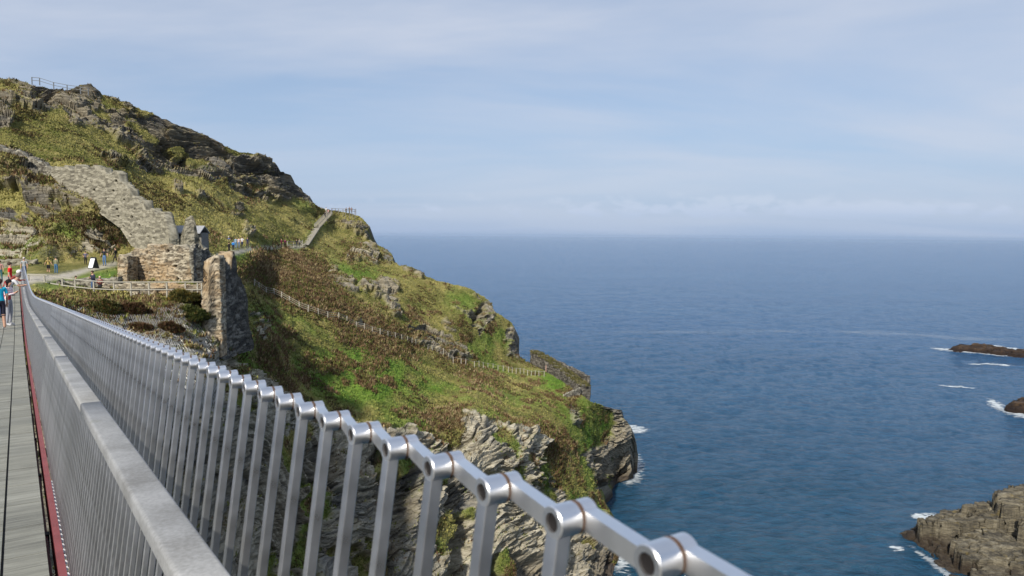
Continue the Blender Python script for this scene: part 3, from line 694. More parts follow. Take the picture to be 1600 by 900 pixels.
# low cumulus near the horizon
cv = N(nt, 'ShaderNodeCombineXYZ'); az = math_n(nt, 'ARCTAN2', sp.outputs['X'], sp.outputs['Y'])
L(nt, az, cv.inputs[0]); L(nt, math_n(nt, 'MULTIPLY', sp.outputs['Z'], 2.2), cv.inputs[1])
cn = noise_n(nt, cv.outputs[0], 22, 6, .6, .2)
def band(src, a, b, c, d):
    return ramp(nt, src, [(a, (0, 0, 0)), (b, (1, 1, 1)), (c, (1, 1, 1)), (d, (0, 0, 0))]).outputs[0]
bd = band(z, .018, .030, .036, .062)
azb = ramp(nt, math_n(nt, 'ADD', math_n(nt, 'MULTIPLY', az, .5), .5), [(.42, (0, 0, 0)), (.50, (.35, .35, .35)), (.63, (1, 1, 1)), (.745, (1, 1, 1)), (.79, (0, 0, 0))]).outputs[0]
cm = ramp(nt, math_n(nt, 'ADD', cn, math_n(nt, 'MULTIPLY', math_n(nt, 'MULTIPLY', bd, azb), .22)), [(.58, (0, 0, 0)), (.70, (1, 1, 1))]).outputs[0]
cm = math_n(nt, 'MULTIPLY', cm, bd)
cloudc = mixc(nt, ramp(nt, z, [(.026, (0, 0, 0)), (.055, (1, 1, 1))]).outputs[0], (4.4, 5.3, 7.0), (6.4, 6.9, 7.9))
colr = mixc(nt, math_n(nt, 'MULTIPLY', cm, .6), colr, cloudc)
L(nt, colr, bg.inputs['Color']); bg.inputs['Strength'].default_value = .086
sl = bpy.data.lights.new('sun', 'SUN'); sl.energy = 3.9; sl.angle = math.radians(2.5); sl.color = (1.0, .93, .82)
so = bpy.data.objects.new('sun', sl); COL.objects.link(so); so.rotation_euler = SD.to_track_quat('Z', 'Y').to_euler(); so.location = (0, 0, 120)
vs = scene.view_settings; vs.view_transform = 'Standard'; vs.look = 'None'; vs.exposure = .40; vs.gamma = 1; vs.use_curve_mapping = False

# ------------------------------------------------------------------ haze over the water
def add_haze():
    m = bpy.data.materials.new('haze'); m.use_nodes = True; nt = m.node_tree; nt.nodes.remove(nt.nodes['Principled BSDF'])
    v = N(nt, 'ShaderNodeVolumePrincipled'); v.inputs['Color'].default_value = (.46, .62, .86, 1); v.inputs['Density'].default_value = 2e-5; v.inputs['Anisotropy'].default_value = .0
    L(nt, v.outputs[0], nt.nodes['Material Output'].inputs['Volume'])
    mb = MB(); mb.box((0, 10000, 60), (75000, 75000, 130)); o = mb.build('haze', m); o['kind'] = 'stuff'; o['label'] = 'thin pale blue sea haze'; return o
add_haze()
# ------------------------------------------------------------------ the mainland behind the viewpoint
xs = np.linspace(-260, 120, 120); ys = np.linspace(-260, -3, 90); X_, Y_ = np.meshgrid(xs, ys)
hh = 58.0+10*sstep(-20, -220, Y_)-.0*X_; edge = (-Y_*.9+ -X_*.35)-14+9*fbm(np.stack([X_/25, Y_/25, X_*0], -1), 4, 5)
z_ = hh*sstep(-30, 22, edge)+1.5*fbm(np.stack([X_/8, Y_/8, X_*0], -1), 4, 6)-3*(edge < -28)
z_ = np.minimum(z_, 57.6+np.maximum(0, -Y_-12)*.12); V = np.stack([X_, Y_, z_], -1).reshape(-1, 3)
ii = np.arange(len(V)).reshape(X_.shape); ff = np.stack([ii[:-1, :-1], ii[:-1, 1:], ii[1:, 1:], ii[1:, :-1]], -1).reshape(-1, 4)
o = mesh_obj('mainland', V, ff, simple_mat('mainland_cliff', (.14, .12, .085), .9, 0, .5, .12), smooth=True); o['kind'] = 'structure'
# ------------------------------------------------------------------ the footbridge
v = up3(27, 453, 1.0)-CAM; s_ = -v[2]/math.hypot(v[0], v[1])
DH = np.array([v[0], v[1], 0]); DH /= np.linalg.norm(DH); PH = np.array([DH[1], -DH[0], 0])
TEND = 56.0
_t = np.linspace(-20, 80, 2001); _sl = np.interp(_t, [-20, 20, 24, 36, 80], [s_, s_, s_*.8, .0, .0]); _D = np.cumsum(_sl)*.05; _D -= np.interp(0, _t, _D)
def Dr(t): return np.interp(t, _t, _D)
def BP(t, perp, h): return CAM + DH*t + PH*perp + np.array([0, 0, -(Dr(t)+h)])
def perp_of(px, py, h):
    v = up3(px, py, 1.0)-CAM; Z = h/(-v[2]-s_*(v@DH)); return Z*(v@PH)
q = up3(1012, 881, .5168)-CAM
T1, RP = float(q@DH), float(q@PH); RH = float(-q[2]-Dr(T1))
HB = 1.52
FP = perp_of(106.8, 892, HB); P_RL = perp_of(92, 897.5, HB); P_DE = perp_of(80, 898, HB-.02)
HRR = perp_of(299, 812, .45); HRL = perp_of(255, 900, .492)
print('bridge', s_, T1, RP, RH, FP, P_RL, P_DE, HRR, HRL)
ARCH = lambda t: t
def steel(name, base, rough, var=.12, brushed=True, metal=1.0, stain=0, rnd=.42):
    m, nt, b = mat_new(name); c = coords(nt)
    n = noise_n(nt, c, 18, 5, .6); n2 = noise_n(nt, mapping(nt, c, (1, 1, 60) if brushed else (1, 1, 1)), 30, 3)
    col = ramp(nt, n, [(.3, tuple(x*(1-var) for x in base)), (.7, tuple(min(1, x*(1+var)) for x in base))]).outputs[0]
    oi = N(nt, 'ShaderNodeObjectInfo')
    col = mixc(nt, math_n(nt, 'MULTIPLY', oi.outputs['Random'], rnd), col, tuple(x*.55 for x in base))
    if stain:
        st = ramp(nt, noise_n(nt, c, 26, 6, .7), [(.58, (0, 0, 0)), (.75, (stain,)*3)]).outputs[0]
        col = mixc(nt, st, col, (.55, .56, .55))
    L(nt, col, b.inputs['Base Color']); b.inputs['Metallic'].default_value = metal
    rr = ramp(nt, n, [(.3, (rough-.06,)*3), (.7, (rough+.08,)*3)]).outputs[0]; L(nt, rr, b.inputs['Roughness'])
    bump(nt, b, n2, .12, .0006); return m
ST_BAR = steel('satin_steel', (.64, .64, .645), .33, .12, metal=.92, stain=.4)
ST_TOP = steel('bright_steel', (.88, .88, .885), .36, .06, brushed=False, metal=1.0, rnd=.1)
ST_FOOT = simple_mat('white_plastic', (.72, .72, .72), .5, 0, .05)
RUST = simple_mat('rust_stain', (.085, .05, .032), .7, .2, .4, 60)
HOLEM = simple_mat('dark_bore', (.02, .018, .018), .8, 0, .3, 8, 0, .1)
REDP = simple_mat('red_painted_steel', (.22, .05, .05), .5, 0, .18, 6)
DARKST = simple_mat('dark_steel', (.03, .03, .035), .5, .5, .3)
def handrail_mat():
    m, nt, b = mat_new('weathered_grey_timber'); c = coords(nt)
    n1 = noise_n(nt, c, 5, 6, .6); n2 = noise_n(nt, mapping(nt, c, (40, 40, 3)), 3, 4); n3 = noise_n(nt, c, 120, 2)
    col = ramp(nt, math_n(nt, 'ADD', math_n(nt, 'MULTIPLY', n1, .65), math_n(nt, 'MULTIPLY', n3, .35)), [(.33, (.17, .17, .165)), (.5, (.26, .265, .265)), (.66, (.35, .355, .36))]).outputs[0]
    al = ramp(nt, noise_n(nt, c, 2.2, 5, .65), [(.60, (0, 0, 0)), (.72, (.5, .5, .5))]).outputs[0]
    col = mixc(nt, al, col, (.24, .25, .17)); L(nt, col, b.inputs['Base Color']); b.inputs['Roughness'].default_value = .72
    bump(nt, b, math_n(nt, 'ADD', n3, n2), .35, .0015); return m
HRM = handrail_mat()
def slate_mat():
    m, nt, b = mat_new('slate_on_edge')
    a = N(nt, 'ShaderNodeAttribute', attribute_name='st'); sep = N(nt, 'ShaderNodeSeparateXYZ'); L(nt, a.outputs['Vector'], sep.inputs[0])
    # st = (metres along, metres across, random)
    c = N(nt, 'ShaderNodeCombineXYZ'); L(nt, math_n(nt, 'MULTIPLY', sep.outputs['X'], 46), c.inputs[0]); L(nt, math_n(nt, 'MULTIPLY', sep.outputs['Y'], 2.0), c.inputs[1]); L(nt, sep.outputs['Z'], c.inputs[2])
    n1 = noise_n(nt, c.outputs[0], 1.0, 4, .7); c2 = N(nt, 'ShaderNodeCombineXYZ'); L(nt, math_n(nt, 'MULTIPLY', sep.outputs['X'], 9), c2.inputs[0]); L(nt, math_n(nt, 'MULTIPLY', sep.outputs['Y'], 1.0), c2.inputs[1]); L(nt, sep.outputs['Z'], c2.inputs[2])
    n2 = noise_n(nt, c2.outputs[0], 1.0, 4, .6); n3 = noise_n(nt, a.outputs['Vector'], 1.3, 5, .6)
    t = math_n(nt, 'ADD', math_n(nt, 'ADD', math_n(nt, 'MULTIPLY', n1, .42), math_n(nt, 'MULTIPLY', n2, .33)), math_n(nt, 'MULTIPLY', n3, .25))
    col = ramp(nt, t, [(.32, (.06, .06, .052)), (.42, (.16, .16, .135)), (.53, (.26, .26, .22)), (.66, (.38, .38, .33))]).outputs[0]
    col = mixc(nt, math_n(nt, 'MULTIPLY', sep.outputs['Z'], .35), col, (.10, .11, .11))
    L(nt, col, b.inputs['Base Color']); b.inputs['Roughness'].default_value = .8; bump(nt, b, n1, .9, .012); return m
SLATE = slate_mat()
bridge = empty('footbridge', BP(0, 0, HB)); tag(bridge, 'slate decked steel footbridge with dense grey baluster parapet and red edge beam', 'footbridge')
def rel(o):
    """keep world position while hanging the part on the bridge"""
    o.matrix_parent_inverse = Matrix.Translation(-Vector(bridge.location)); return o
# --- deck panels
def panel_geo(V, Fc, S, t0, t1, p0, p1, rnd):
    g = .007; n0 = len(V)
    for (t, p, h) in [(t0+g, p0+g, HB), (t1-g, p0+g, HB), (t1-g, p1-g, HB), (t0+g, p1-g, HB), (t0+g, p0+g, HB+.05), (t1-g, p0+g, HB+.05), (t1-g, p1-g, HB+.05), (t0+g, p1-g, HB+.05)]:
        V.append(BP(t, p, h+.004*rnd)); S.append((t, p, rnd))
    Fc += [tuple(n0+i for i in f) for f in ((0,1,2,3),(7,6,5,4),(0,4,5,1),(1,5,6,2),(2,6,7,3),(3,7,4,0))]
cols_ = [P_DE]; 
while cols_[-1] > -2.2: cols_.append((-.12 if len(cols_) == 1 else cols_[-1]-.305))
def mk_panel(name, lst):
    V, Fc, S = [], [], []
    for a in lst: panel_geo(V, Fc, S, *a)
    o = mesh_obj(name, V, Fc, SLATE, bridge); rel(o)
    at = o.data.attributes.new('st', 'FLOAT_VECTOR', 'POINT'); at.data.foreach_set('vector', np.array(S, np.float32).ravel()); return o
rest = []; RL = .62
for r in range(-4, int(TEND/RL)):
    for ci in range(len(cols_)-1):
        a = (r*RL, (r+1)*RL, cols_[ci+1], cols_[ci], random.random())
        if ci < 2 and 2 <= r < 50: mk_panel('deck_panel', [a])
        else: rest.append(a)
o = mk_panel('deck_panel', rest); o['kind'] = 'stuff'
# --- longitudinal members
def sweep(name, prof, ts, mat, bev=None):
    """prof: closed list of (perp,h)"""
    V = []; n = len(prof)
    for t in ts: V += [BP(t, p, h) for p, h in prof]
    Fc = [(k*n+i, k*n+(i+1) % n, (k+1)*n+(i+1) % n, (k+1)*n+i) for k in range(len(ts)-1) for i in range(n)]
    Fc += [tuple(range(n-1, -1, -1)), tuple((len(ts)-1)*n+i for i in range(n))]
    o = mesh_obj(name, V, Fc, mat, bridge); rel(o)
    bm = bmesh.new(); bm.from_mesh(o.data); bmesh.ops.recalc_face_normals(bm, faces=bm.faces); bm.to_mesh(o.data); bm.free(); return o
TS = np.linspace(-3, TEND, 80)
def rect(a, b, c, d): return [(a, c), (b, c), (b, d), (a, d)]
sweep('edge_beam', rect(P_RL, FP-.006, HB+.012, HB+.22), TS, REDP)
sweep('deck_tray', rect(-2.3, P_DE-.004, HB+.056, HB+.20), TS, DARKST)
sweep('girder', rect(.0, .12, HB+.21, HB+.75), TS, REDP); sweep('girder', rect(-2.1, -1.98, HB+.21, HB+.75), TS, REDP)
for k in range(0, 28):
    t = k*2.0; sweep('cross_beam', rect(-2.3, P_RL-.003, HB+.2, HB+.34), [t, t+.08], DARKST)
# --- handrail: rounded section, in lengths with open joints
w = HRR-HRL; cxx = (HRR+HRL)/2; r = .009
prof = []
for (sx_, sy_, a0) in ((1, 0, -90), (1, 1, 0), (-1, 1, 90), (-1, 0, 180)):
    for k in range(5):
        a = math.radians(a0+k*22.5)
        yc = .45+r if sy_ == 0 else .45+.042-r
        prof.append((cxx+sx_*(w/2-r)+r*math.cos(a), yc+r*math.sin(a)))
segs = [-3.0]; t = 3.31-2.45*2
while t < TEND-1: segs.append(t); t += 2.45
segs.append(TEND)
for a, b in zip(segs[:-1], segs[1:]):
    if b-a < .1: continue
    o = sweep('handrail', prof, np.linspace(a+.003, b-.003, max(2, int((b-a)/.6)+1)), HRM)
    for p in o.data.polygons: p.use_smooth = len(p.vertices) == 4
# --- balusters
def bar_geo(mb, o0, dn, full=True):
    """local axes: x along bridge, y outboard, z up ; origin ring centre on the inboard face"""
    pass
BW, BD = .016, .014
bot = np.array([0, FP-RP, -(HB+.02-RH)])
def ring_bar():
    mb = MB(); y0 = .0005; top = -.008
    def corner(z):
        k = z/bot[2]; y = bot[1]*k
        return [(-BW/2, y+y0, z), (BW/2, y+y0, z), (BW/2, y+y0+BD, z), (-BW/2, y+y0+BD, z)]
    mb.add(corner(top)+corner(bot[2]), [(0,1,2,3),(7,6,5,4),(0,4,5,1),(1,5,6,2),(2,6,7,3),(3,7,4,0)]); return mb
def coupling():
    mb = MB(); n = 24; R, rh = .0138, .0082
    ang = [2*math.pi*k/n for k in range(n)]
    def circ(r, y): return [(r*math.cos(a), y, r*math.sin(a)) for a in ang]
    rings = [circ(rh, .008), circ(rh, -.0012), circ(R-.001, -.0012), circ(R, 0), circ(R, .0215), circ(R-.002, .0215)]
    vs = sum(rings, []); fs = []
    for k in range(len(rings)-1): fs += [(k*n+i, k*n+(i+1) % n, (k+1)*n+(i+1) % n, (k+1)*n+i) for i in range(n)]
    mb.add(vs, fs)
    # outer boss
    mb.cyl((0, .0242, 0), (0, .0385, 0), R-.0004, n=24)
    # arm to the next post (further along, outboard boss)
    dz = -s_*.11; hw = .0085
    x0, x1 = .0095, .11-.006; ya, yb, yc, yd = .001, .0150, .0245, .0380
    z0 = dz*x0/.11; z1 = dz*x1/.11
    vs = [(x0, ya, z0-hw), (x0, ya, z0+hw), (x0, yb, z0-hw), (x0, yb, z0+hw), (x1, yc, z1-hw), (x1, yc, z1+hw), (x1, yd, z1-hw), (x1, yd, z1+hw)]
    mb.add(vs, [(0,1,5,4),(2,6,7,3),(1,3,7,5),(0,4,6,2)]); return mb
def boss_bits(mb_w, mb_h):
    mb_w.cyl((0, .0208, 0), (0, .0245, 0), .0140, n=24); mb_h.cyl((0, .0012, 0), (0, .0082, 0), .0082, n=20)  # dark plug fills the open bore, standing in for its shade
AX = np.stack([DH, PH, [0, 0, 1.]])
def place_mat(p): return Matrix([[AX[0][0], AX[1][0], 0, p[0]], [AX[0][1], AX[1][1], 0, p[1]], [0, 0, 1, p[2]], [0, 0, 0, 1]])
bar0 = ring_bar().build('baluster', ST_BAR, None, bevel=.0012)
cpl0 = coupling().build('coupling', ST_TOP, bar0, smooth=True); cpl0.data.shade_smooth()
bm = bmesh.new(); bm.from_mesh(cpl0.data)
for e in bm.edges:
    if len(e.link_faces) == 2 and e.calc_face_angle(0) > .6: e.smooth = False
bm.to_mesh(cpl0.data); bm.free()
mw = MB(); mh = MB(); boss_bits(mw, mh); was0 = mw.build('rust_washer', RUST, bar0); bor0 = mh.build('bore_shade_plug', HOLEM, bar0)
ft = MB(); ft.box(bot+np.array([0, -.006, -.004]), (.024, .024, .018)); foot0 = ft.build('foot_cap', ST_FOOT, bar0)
kids = [cpl0, was0, bor0, foot0]
invb = Matrix.Translation(-Vector(bridge.location))
for i in range(-2, 98):
    p = BP(T1+i*.11, RP, RH)
    if i == -2: b_ = bar0; ks = kids
    else:
        b_ = bar0.copy(); COL.objects.link(b_); ks = []
        for k in kids[: (4 if i < 60 else 1)]:
            c_ = k.copy(); COL.objects.link(c_); c_.parent = b_
    b_.parent = bridge; b_.matrix_parent_inverse = invb; b_.matrix_basis = place_mat(p)
# the remaining hundreds of bars, one part
bme = ring_bar(); base = np.array(bme.v); bf = bme.f
cme = coupling(); cb = np.array(cme.v); cf = cme.f
def many(tlist, perp, sgn=1, cp=True):
    V = []; Fc = []; n = 0; mi = []
    for t in tlist:
        p = BP(t, perp, RH)
        for (vv, ff, m_) in ((base, bf, 0),)+(((cb, cf, 1),) if cp else ()):
            q = vv*np.array([1, sgn, 1]); w_ = p + q[:, 0:1]*DH + q[:, 1:2]*PH + q[:, 2:3]*np.array([0, 0, 1.])
            V.append(w_); Fc += [tuple(i+n for i in f) for f in ff]; mi += [m_]*len(ff); n += len(w_)
    o = mesh_obj('baluster', np.concatenate(V), Fc, [ST_BAR, ST_TOP], bridge); o.data.polygons.foreach_set('material_index', mi); rel(o); o['kind'] = 'stuff'; return o
tl = [T1+i*.11 for i in list(range(-12, -2))+list(range(98, int((TEND-T1)/.11)))]
many(tl, RP)
many([T1+i*.11 for i in range(-12, int((TEND-T1)/.11))], -2.35-RP*.5, -1, False)
# ------------------------------------------------------------------ masonry
def masonry_mat(name, stops, cool=.25, ochre=0.0, jk=.85):
    m, nt, b = mat_new(name); c = coords(nt)
    cell = N(nt, 'ShaderNodeAttribute', attribute_name='cell').outputs['Fac']; joint = N(nt, 'ShaderNodeAttribute', attribute_name='joint').outputs['Fac']
    n1 = noise_n(nt, mapping(nt, c, (1, 1, 5)), 1.6, 6, .65); n2 = noise_n(nt, c, .35, 4, .6); n3 = noise_n(nt, c, 7, 4, .65)
    t = math_n(nt, 'ADD', math_n(nt, 'ADD', math_n(nt, 'MULTIPLY', cell, .42), math_n(nt, 'MULTIPLY', n1, .28)), math_n(nt, 'ADD', math_n(nt, 'MULTIPLY', n3, .18), math_n(nt, 'MULTIPLY', n2, .12)))
    col = ramp(nt, t, stops).outputs[0]
    if ochre:
        col = mixc(nt, ramp(nt, n2, [(.42, (0, 0, 0)), (.6, (ochre,)*3)]).outputs[0], col, (.40, .25, .11))
    col = mixc(nt, math_n(nt, 'MULTIPLY', joint, jk), col, (.06, .052, .042))
    lc = ramp(nt, noise_n(nt, c, 2.1, 5, .7), [(.62, (0, 0, 0)), (.72, (.5, .5, .5))]).outputs[0]
    col = mixc(nt, lc, col, (.13, .125, .09))
    L(nt, col, b.inputs['Base Color']); b.inputs['Roughness'].default_value = .9; b.inputs['Specular IOR Level'].default_value = .15
    bump(nt, b, math_n(nt, 'ADD', n1, n3), .9, .06); return m
M_PALE = masonry_mat('pale_rubble_masonry', [(.28, (.12, .11, .085)), (.40, (.21, .195, .15)), (.55, (.30, .28, .215)), (.72, (.38, .355, .28))], jk=.4)
M_WARM = masonry_mat('warm_rubble_masonry', [(.30, (.12, .10, .075)), (.42, (.27, .235, .175)), (.55, (.41, .36, .265)), (.7, (.52, .47, .37))], ochre=.5)
M_DARK = masonry_mat('dark_slate_and_shade_masonry', [(.30, (.035, .034, .032)), (.42, (.09, .085, .075)), (.55, (.15, .14, .12)), (.7, (.25, .235, .20))])  # dark slate; also puts shade into the colour of unlit wall sides
M_GREY = masonry_mat('grey_slate_masonry', [(.30, (.06, .056, .048)), (.42, (.15, .14, .115)), (.55, (.25, .235, .19)), (.7, (.38, .36, .29))])
def wall(name, cols, mat, label, cat='wall', th=1.0, res=.10, amp=1.0, stone=(.5, .14), holes=(), group=None, ragged=.25, rot=None, topgrass=False, auto=None, parent=None, side=1, shade_side=None):
    """cols: [(px, pyTop, pyBottom, Z)] of the side one sees"""
    A = []
    if auto is not None:
        xs_ = np.array([c[0] for c in cols], float); za = []
        for (x, yt, yb, Z) in cols:
            yy = np.linspace(yt, yb, 5); zz = (surf(np.full(5, float(x)), yy)-CAM)@fwd; za.append(float(zz.min())-auto)
        pf = np.polyfit(xs_, za, 2); zf = np.polyval(pf, xs_); zf -= max(0, (zf-np.array(za)).max()-.8)
    for k_, (x, yt, yb, Z) in enumerate(cols):
        if auto is not None: Z = zf[k_]
        b = up3(x, yb, Z); t = up3(x, yt, Z); A.append((b[0], b[1], b[2]-.3, t[2]))
    A = np.array(A)
    seg = np.r_[0, np.cumsum(np.linalg.norm(np.diff(A[:, :2], axis=0), axis=1)+1e-4)]
    n = max(8, int(seg[-1]/res)); T = np.linspace(0, seg[-1], n); Q = np.stack([np.interp(T, seg, A[:, k]) for k in range(4)], 1)
    # ragged, coursed top
    zt = Q[:, 3] + ragged*(np.round(vnoise(np.stack([T/.7, T*0, T*0+len(cols)], -1), 5)*3)/3) + .06*vnoise(np.stack([T/.2, T*0, T*0], -1), 6)
    d = np.gradient(Q[:, :2], axis=0); d /= np.linalg.norm(d, axis=1, keepdims=True); nr = np.stack([-d[:, 1], d[:, 0]], 1)
    av = Q[:, :2].mean(0)-CAM[:2]
    if (nr.mean(0)@av) < 0: nr = -nr
    nr = nr*side if side == 1 else -nr
    K = max(3, int(th/res))
    ring_xy = [Q[i, :2] for i in range(n)] + [Q[-1, :2]+nr[-1]*th*k/K for k in range(1, K)] + [Q[i, :2]+nr[i]*th for i in range(n-1, -1, -1)] + [Q[0, :2]+nr[0]*th*k/K for k in range(K-1, 0, -1)]
    ix = list(range(n))+[n-1]*(K-1)+list(range(n-1, -1, -1))+[0]*(K-1)
    ring_xy = np.array(ring_xy); zb = Q[ix, 2]; ztp = zt[ix]; cen = np.array([(Q[i, :2]+nr[i]*th/2) for i in ix])
    H = max(4, int((zt-Q[:, 2]).max()/res)); v = np.linspace(0, 1, H)
    R = len(ring_xy); per = np.r_[0, np.cumsum(np.linalg.norm(np.diff(ring_xy, axis=0), axis=1))]
    Pn = np.zeros((H, R, 3)); Pn[..., :2] = ring_xy[None]; Pn[..., 2] = zb[None]*(1-v[:, None])+ztp[None]*v[:, None]
    # outward
    dr = np.roll(ring_xy, -1, 0)-np.roll(ring_xy, 1, 0); dr /= np.linalg.norm(dr, axis=1, keepdims=True)+1e-9; on = np.stack([dr[:, 1], -dr[:, 0]], 1)
    s = np.sign(np.sum(on*(ring_xy-cen), 1)); s[s == 0] = 1; on *= s[:, None]
    U = np.repeat(per[None], H, 0); W = Pn[..., 2] + .10*fbm(np.stack([U/2.5, Pn[..., 2]/2.5, U*0], -1), 2, 8)
    sd = (hash(name+label) if False else len(label)*7) % 97
    f1, f2, c = worley(np.stack([U/stone[0], W/stone[1], U*0+.5+sd], -1)*np.array([1, 1, 1.]), sd)
    j = 1-sstep(.02, .16, f2-f1)
    disp = (c-.5)*.13*amp-.06*j*amp+.10*fbm(np.stack([U/1.7, Pn[..., 2]/1.2, U*0], -1), 3, 9)*amp
    disp = disp*(1-.0*v[:, None])
    hmask = []
    for (hx, hy, hr) in holes:
        X_, Y_, Z_ = proj(Pn.reshape(-1, 3)); dd = np.hypot((X_-hx), (Y_-hy)*1.2).reshape(H, R); fr = np.zeros(R, bool); fr[:n] = True; hr = hr+.5
        disp = np.where((dd < hr) & fr[None], disp-.95, disp)
    Pn[..., :2] += on[None]*disp[..., None]
    Vv = [Pn.reshape(-1, 3)]; ii = np.arange(H*R).reshape(H, R); i2 = np.roll(ii, -1, 1)
    F_ = [np.stack([ii[:-1], i2[:-1], i2[1:], ii[1:]], -1).reshape(-1, 4)]
    # cap
    ft = ii[-1, :n]; bt = ii[-1, n+K-1:2*n+K-1][::-1]
    M_ = 4; capi = [ft]; o0 = H*R
    for k in range(1, M_):
        a = k/M_; q = Pn[-1, :n]*(1-a)+Pn[-1, n+K-1:2*n+K-1][::-1]*a
        q = q.copy(); q[:, 2] += .12*amp*vnoise(q/.35, 3)+(.10 if topgrass else 0); Vv.append(q); capi.append(np.arange(n)+o0); o0 += n
    capi.append(bt)
    for a, b in zip(capi[:-1], capi[1:]): F_.append(np.stack([a[:-1], a[1:], b[1:], b[:-1]], -1))
    V = np.concatenate(Vv); Fa = np.concatenate(F_)
    o = mesh_obj(name, V, Fa, mat, parent)
    if shade_side: o.data.materials.append(shade_side)
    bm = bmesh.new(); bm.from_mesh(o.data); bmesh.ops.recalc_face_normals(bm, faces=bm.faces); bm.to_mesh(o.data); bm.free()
    if shade_side:  # seen side gets the darker stone, shade put into its colour
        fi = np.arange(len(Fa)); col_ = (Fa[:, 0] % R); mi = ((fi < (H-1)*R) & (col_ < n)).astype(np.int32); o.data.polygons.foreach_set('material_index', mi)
    nn = len(V)-H*R
    attr(o.data, 'cell', np.r_[c.ravel(), np.random.default_rng(1).random(nn)]); attr(o.data, 'joint', np.r_[j.ravel(), np.zeros(nn)])
    if parent is None: tag(o, label, cat, group)
    topline = np.stack([Q[:, 0]+nr[:, 0]*th/2, Q[:, 1]+nr[:, 1]*th/2, zt], 1)
    return o, topline
holesA = [(147,297,1.3),(176,298,1.6),(165,311,1.3),(194,312,1.2),(182,327,1.2),(184,338,1.2),(206,339,1.2),(193,354,1.2),(204,367,1.1),(181,283,1.4),(210,327,1.2),(240,372,1.3),(231,370,1.2),(205,340,1.1),(218,352,1.2)]
wall('curtain_wall', [(80,262,270,0),(100,263,290,0),(125,262,312,0),(164,260,335,0),(165,268,336,0),(187,270,352,0),(188,288,353,0),(204,293,378,0),(206,310,380,0),(226,316,396,0),(228,331,398,0),(256,334,400,0),(260,350,402,0),(265,376,404,0)],
     M_PALE, 'pale ruined curtain wall stepping down the hillside, pocked with putlog holes', th=1.1, res=.08, stone=(.7, .2), amp=.4, holes=holesA, auto=1.6, ragged=.5)
wall('curtain_wall', [(-40,224,240,0),(0,227,242,0),(28,236,252,0),(55,250,266,0),(80,261,276,0),(92,266,280,0)], M_GREY, 'low dark slate wall along the top of the left rock mound', th=.9, res=.15, auto=.7, ragged=.25)
# gatehouse ruin
wall('ruined_wall', [(207,394,446,68),(214,389,446,68),(226,388,446,67.8),(235,380,446,67.6),(246,384,446,67.3),(268,383,446,67),(286,388,446,66.7),(303,391,446,66.5)],
     M_WARM, 'warm orange stone wall with square putlog holes behind the timber fence', th=1.3, res=.085, stone=(.62, .15), holes=[(262,392,1.3),(273,416,1.5),(276,436,1.9),(224,404,1.3),(230,426,1.2),(213,431,2.6)], ragged=.22)
wall('ruined_wall', [(184,403,444,66),(190,399,444,66),(199,401,444,66)], M_WARM, 'short broken wall stub at the left end of the gatehouse ruin', th=2.4, res=.085, stone=(.62, .15), ragged=.2)
wall('ruined_wall', [(196,400,444,70),(204,394,444,70),(212,392,444,70)], M_PALE, 'narrow stone infill set back in shade beside the wall stub', th=.8, res=.1, ragged=.15)
wall('ruined_wall', [(305,390,462,66.2),(312,384,462,68),(320,386,462,70),(328,392,462,72),(334,404,462,74),(340,410,462,75)], M_GREY, 'shaded side wall of the gatehouse ruin next to the tall slate wall', th=.35, res=.1, ragged=.3, shade_side=M_DARK)  # side turned from the sun: its shade is put into darker stone
wall('ruined_gable', [(280,392,400,77),(283,372,400,77),(288,352,400,77),(291,340,400,77),(304,338,400,77.3),(307,352,400,77.5),(311,368,400,77.8),(317,384,402,78),(324,392,402,78)], M_PALE, 'pale broken gable rising behind the gatehouse ruin, topped with yellow lichen', th=1.0, res=.1, stone=(.42, .13), ragged=.22)
wall('tall_slate_wall', [(340,420,556,60),(346,408,556,60.1),(354,412,556,61.2),(364,404,552,62.6),(373,405,548,63.8),(380,432,546,64.6),(387,476,544,65.6),(393,512,542,66.4),(397,534,540,67)], M_WARM, 'tall leaning slate wall standing end on at the cliff edge, pale front and dark side', th=1.3, res=.09, amp=.8, stone=(.7, .17), ragged=.95, shade_side=M_DARK)  # side is dark slate, with its shade put into the colour too
wall('wall_buttress', [(316,455,505,58.8),(321,449,548,58.8),(328,438,548,58.8),(333,418,550,59),(338,411,552,59.2),(346,410,552,59.2)], M_WARM, 'pale broken end of the tall slate wall, ragged and stepped on its left', th=1.2, res=.09, amp=.8, stone=(.65, .17), ragged=.6)
wall('low_wall', [(-60,404,430,75),(0,404,428,75.5),(30,404,427,76),(57,406,425,76.5)], M_PALE, 'low rubble wall on the far side of the path by the bridge end', th=1.0, res=.13, ragged=.15)
wall('low_wall', [(64,404,417,82),(90,401,416,82),(100,399,416,82),(115,401,415,82)], M_PALE, 'low rubble wall piece under the rock face, right of the gap', th=1.4, res=.13, ragged=.2)
wall('low_wall', [(88,441,460,62),(110,438,461,62),(130,437,461,62),(160,434,461,62),(186,434,461,62)], M_GREY, 'low grey wall footing behind the sloping part of the timber fence', th=.8, res=.11, ragged=.15)
wall('low_wall', [(160,444,464,60.8),(220,443,464,60.8),(280,443,465,60.8),(318,443,466,60.8),(345,440,470,60.8)], M_WARM, 'long low stone footing under the level part of the timber fence', th=.5, res=.11, ragged=.1)
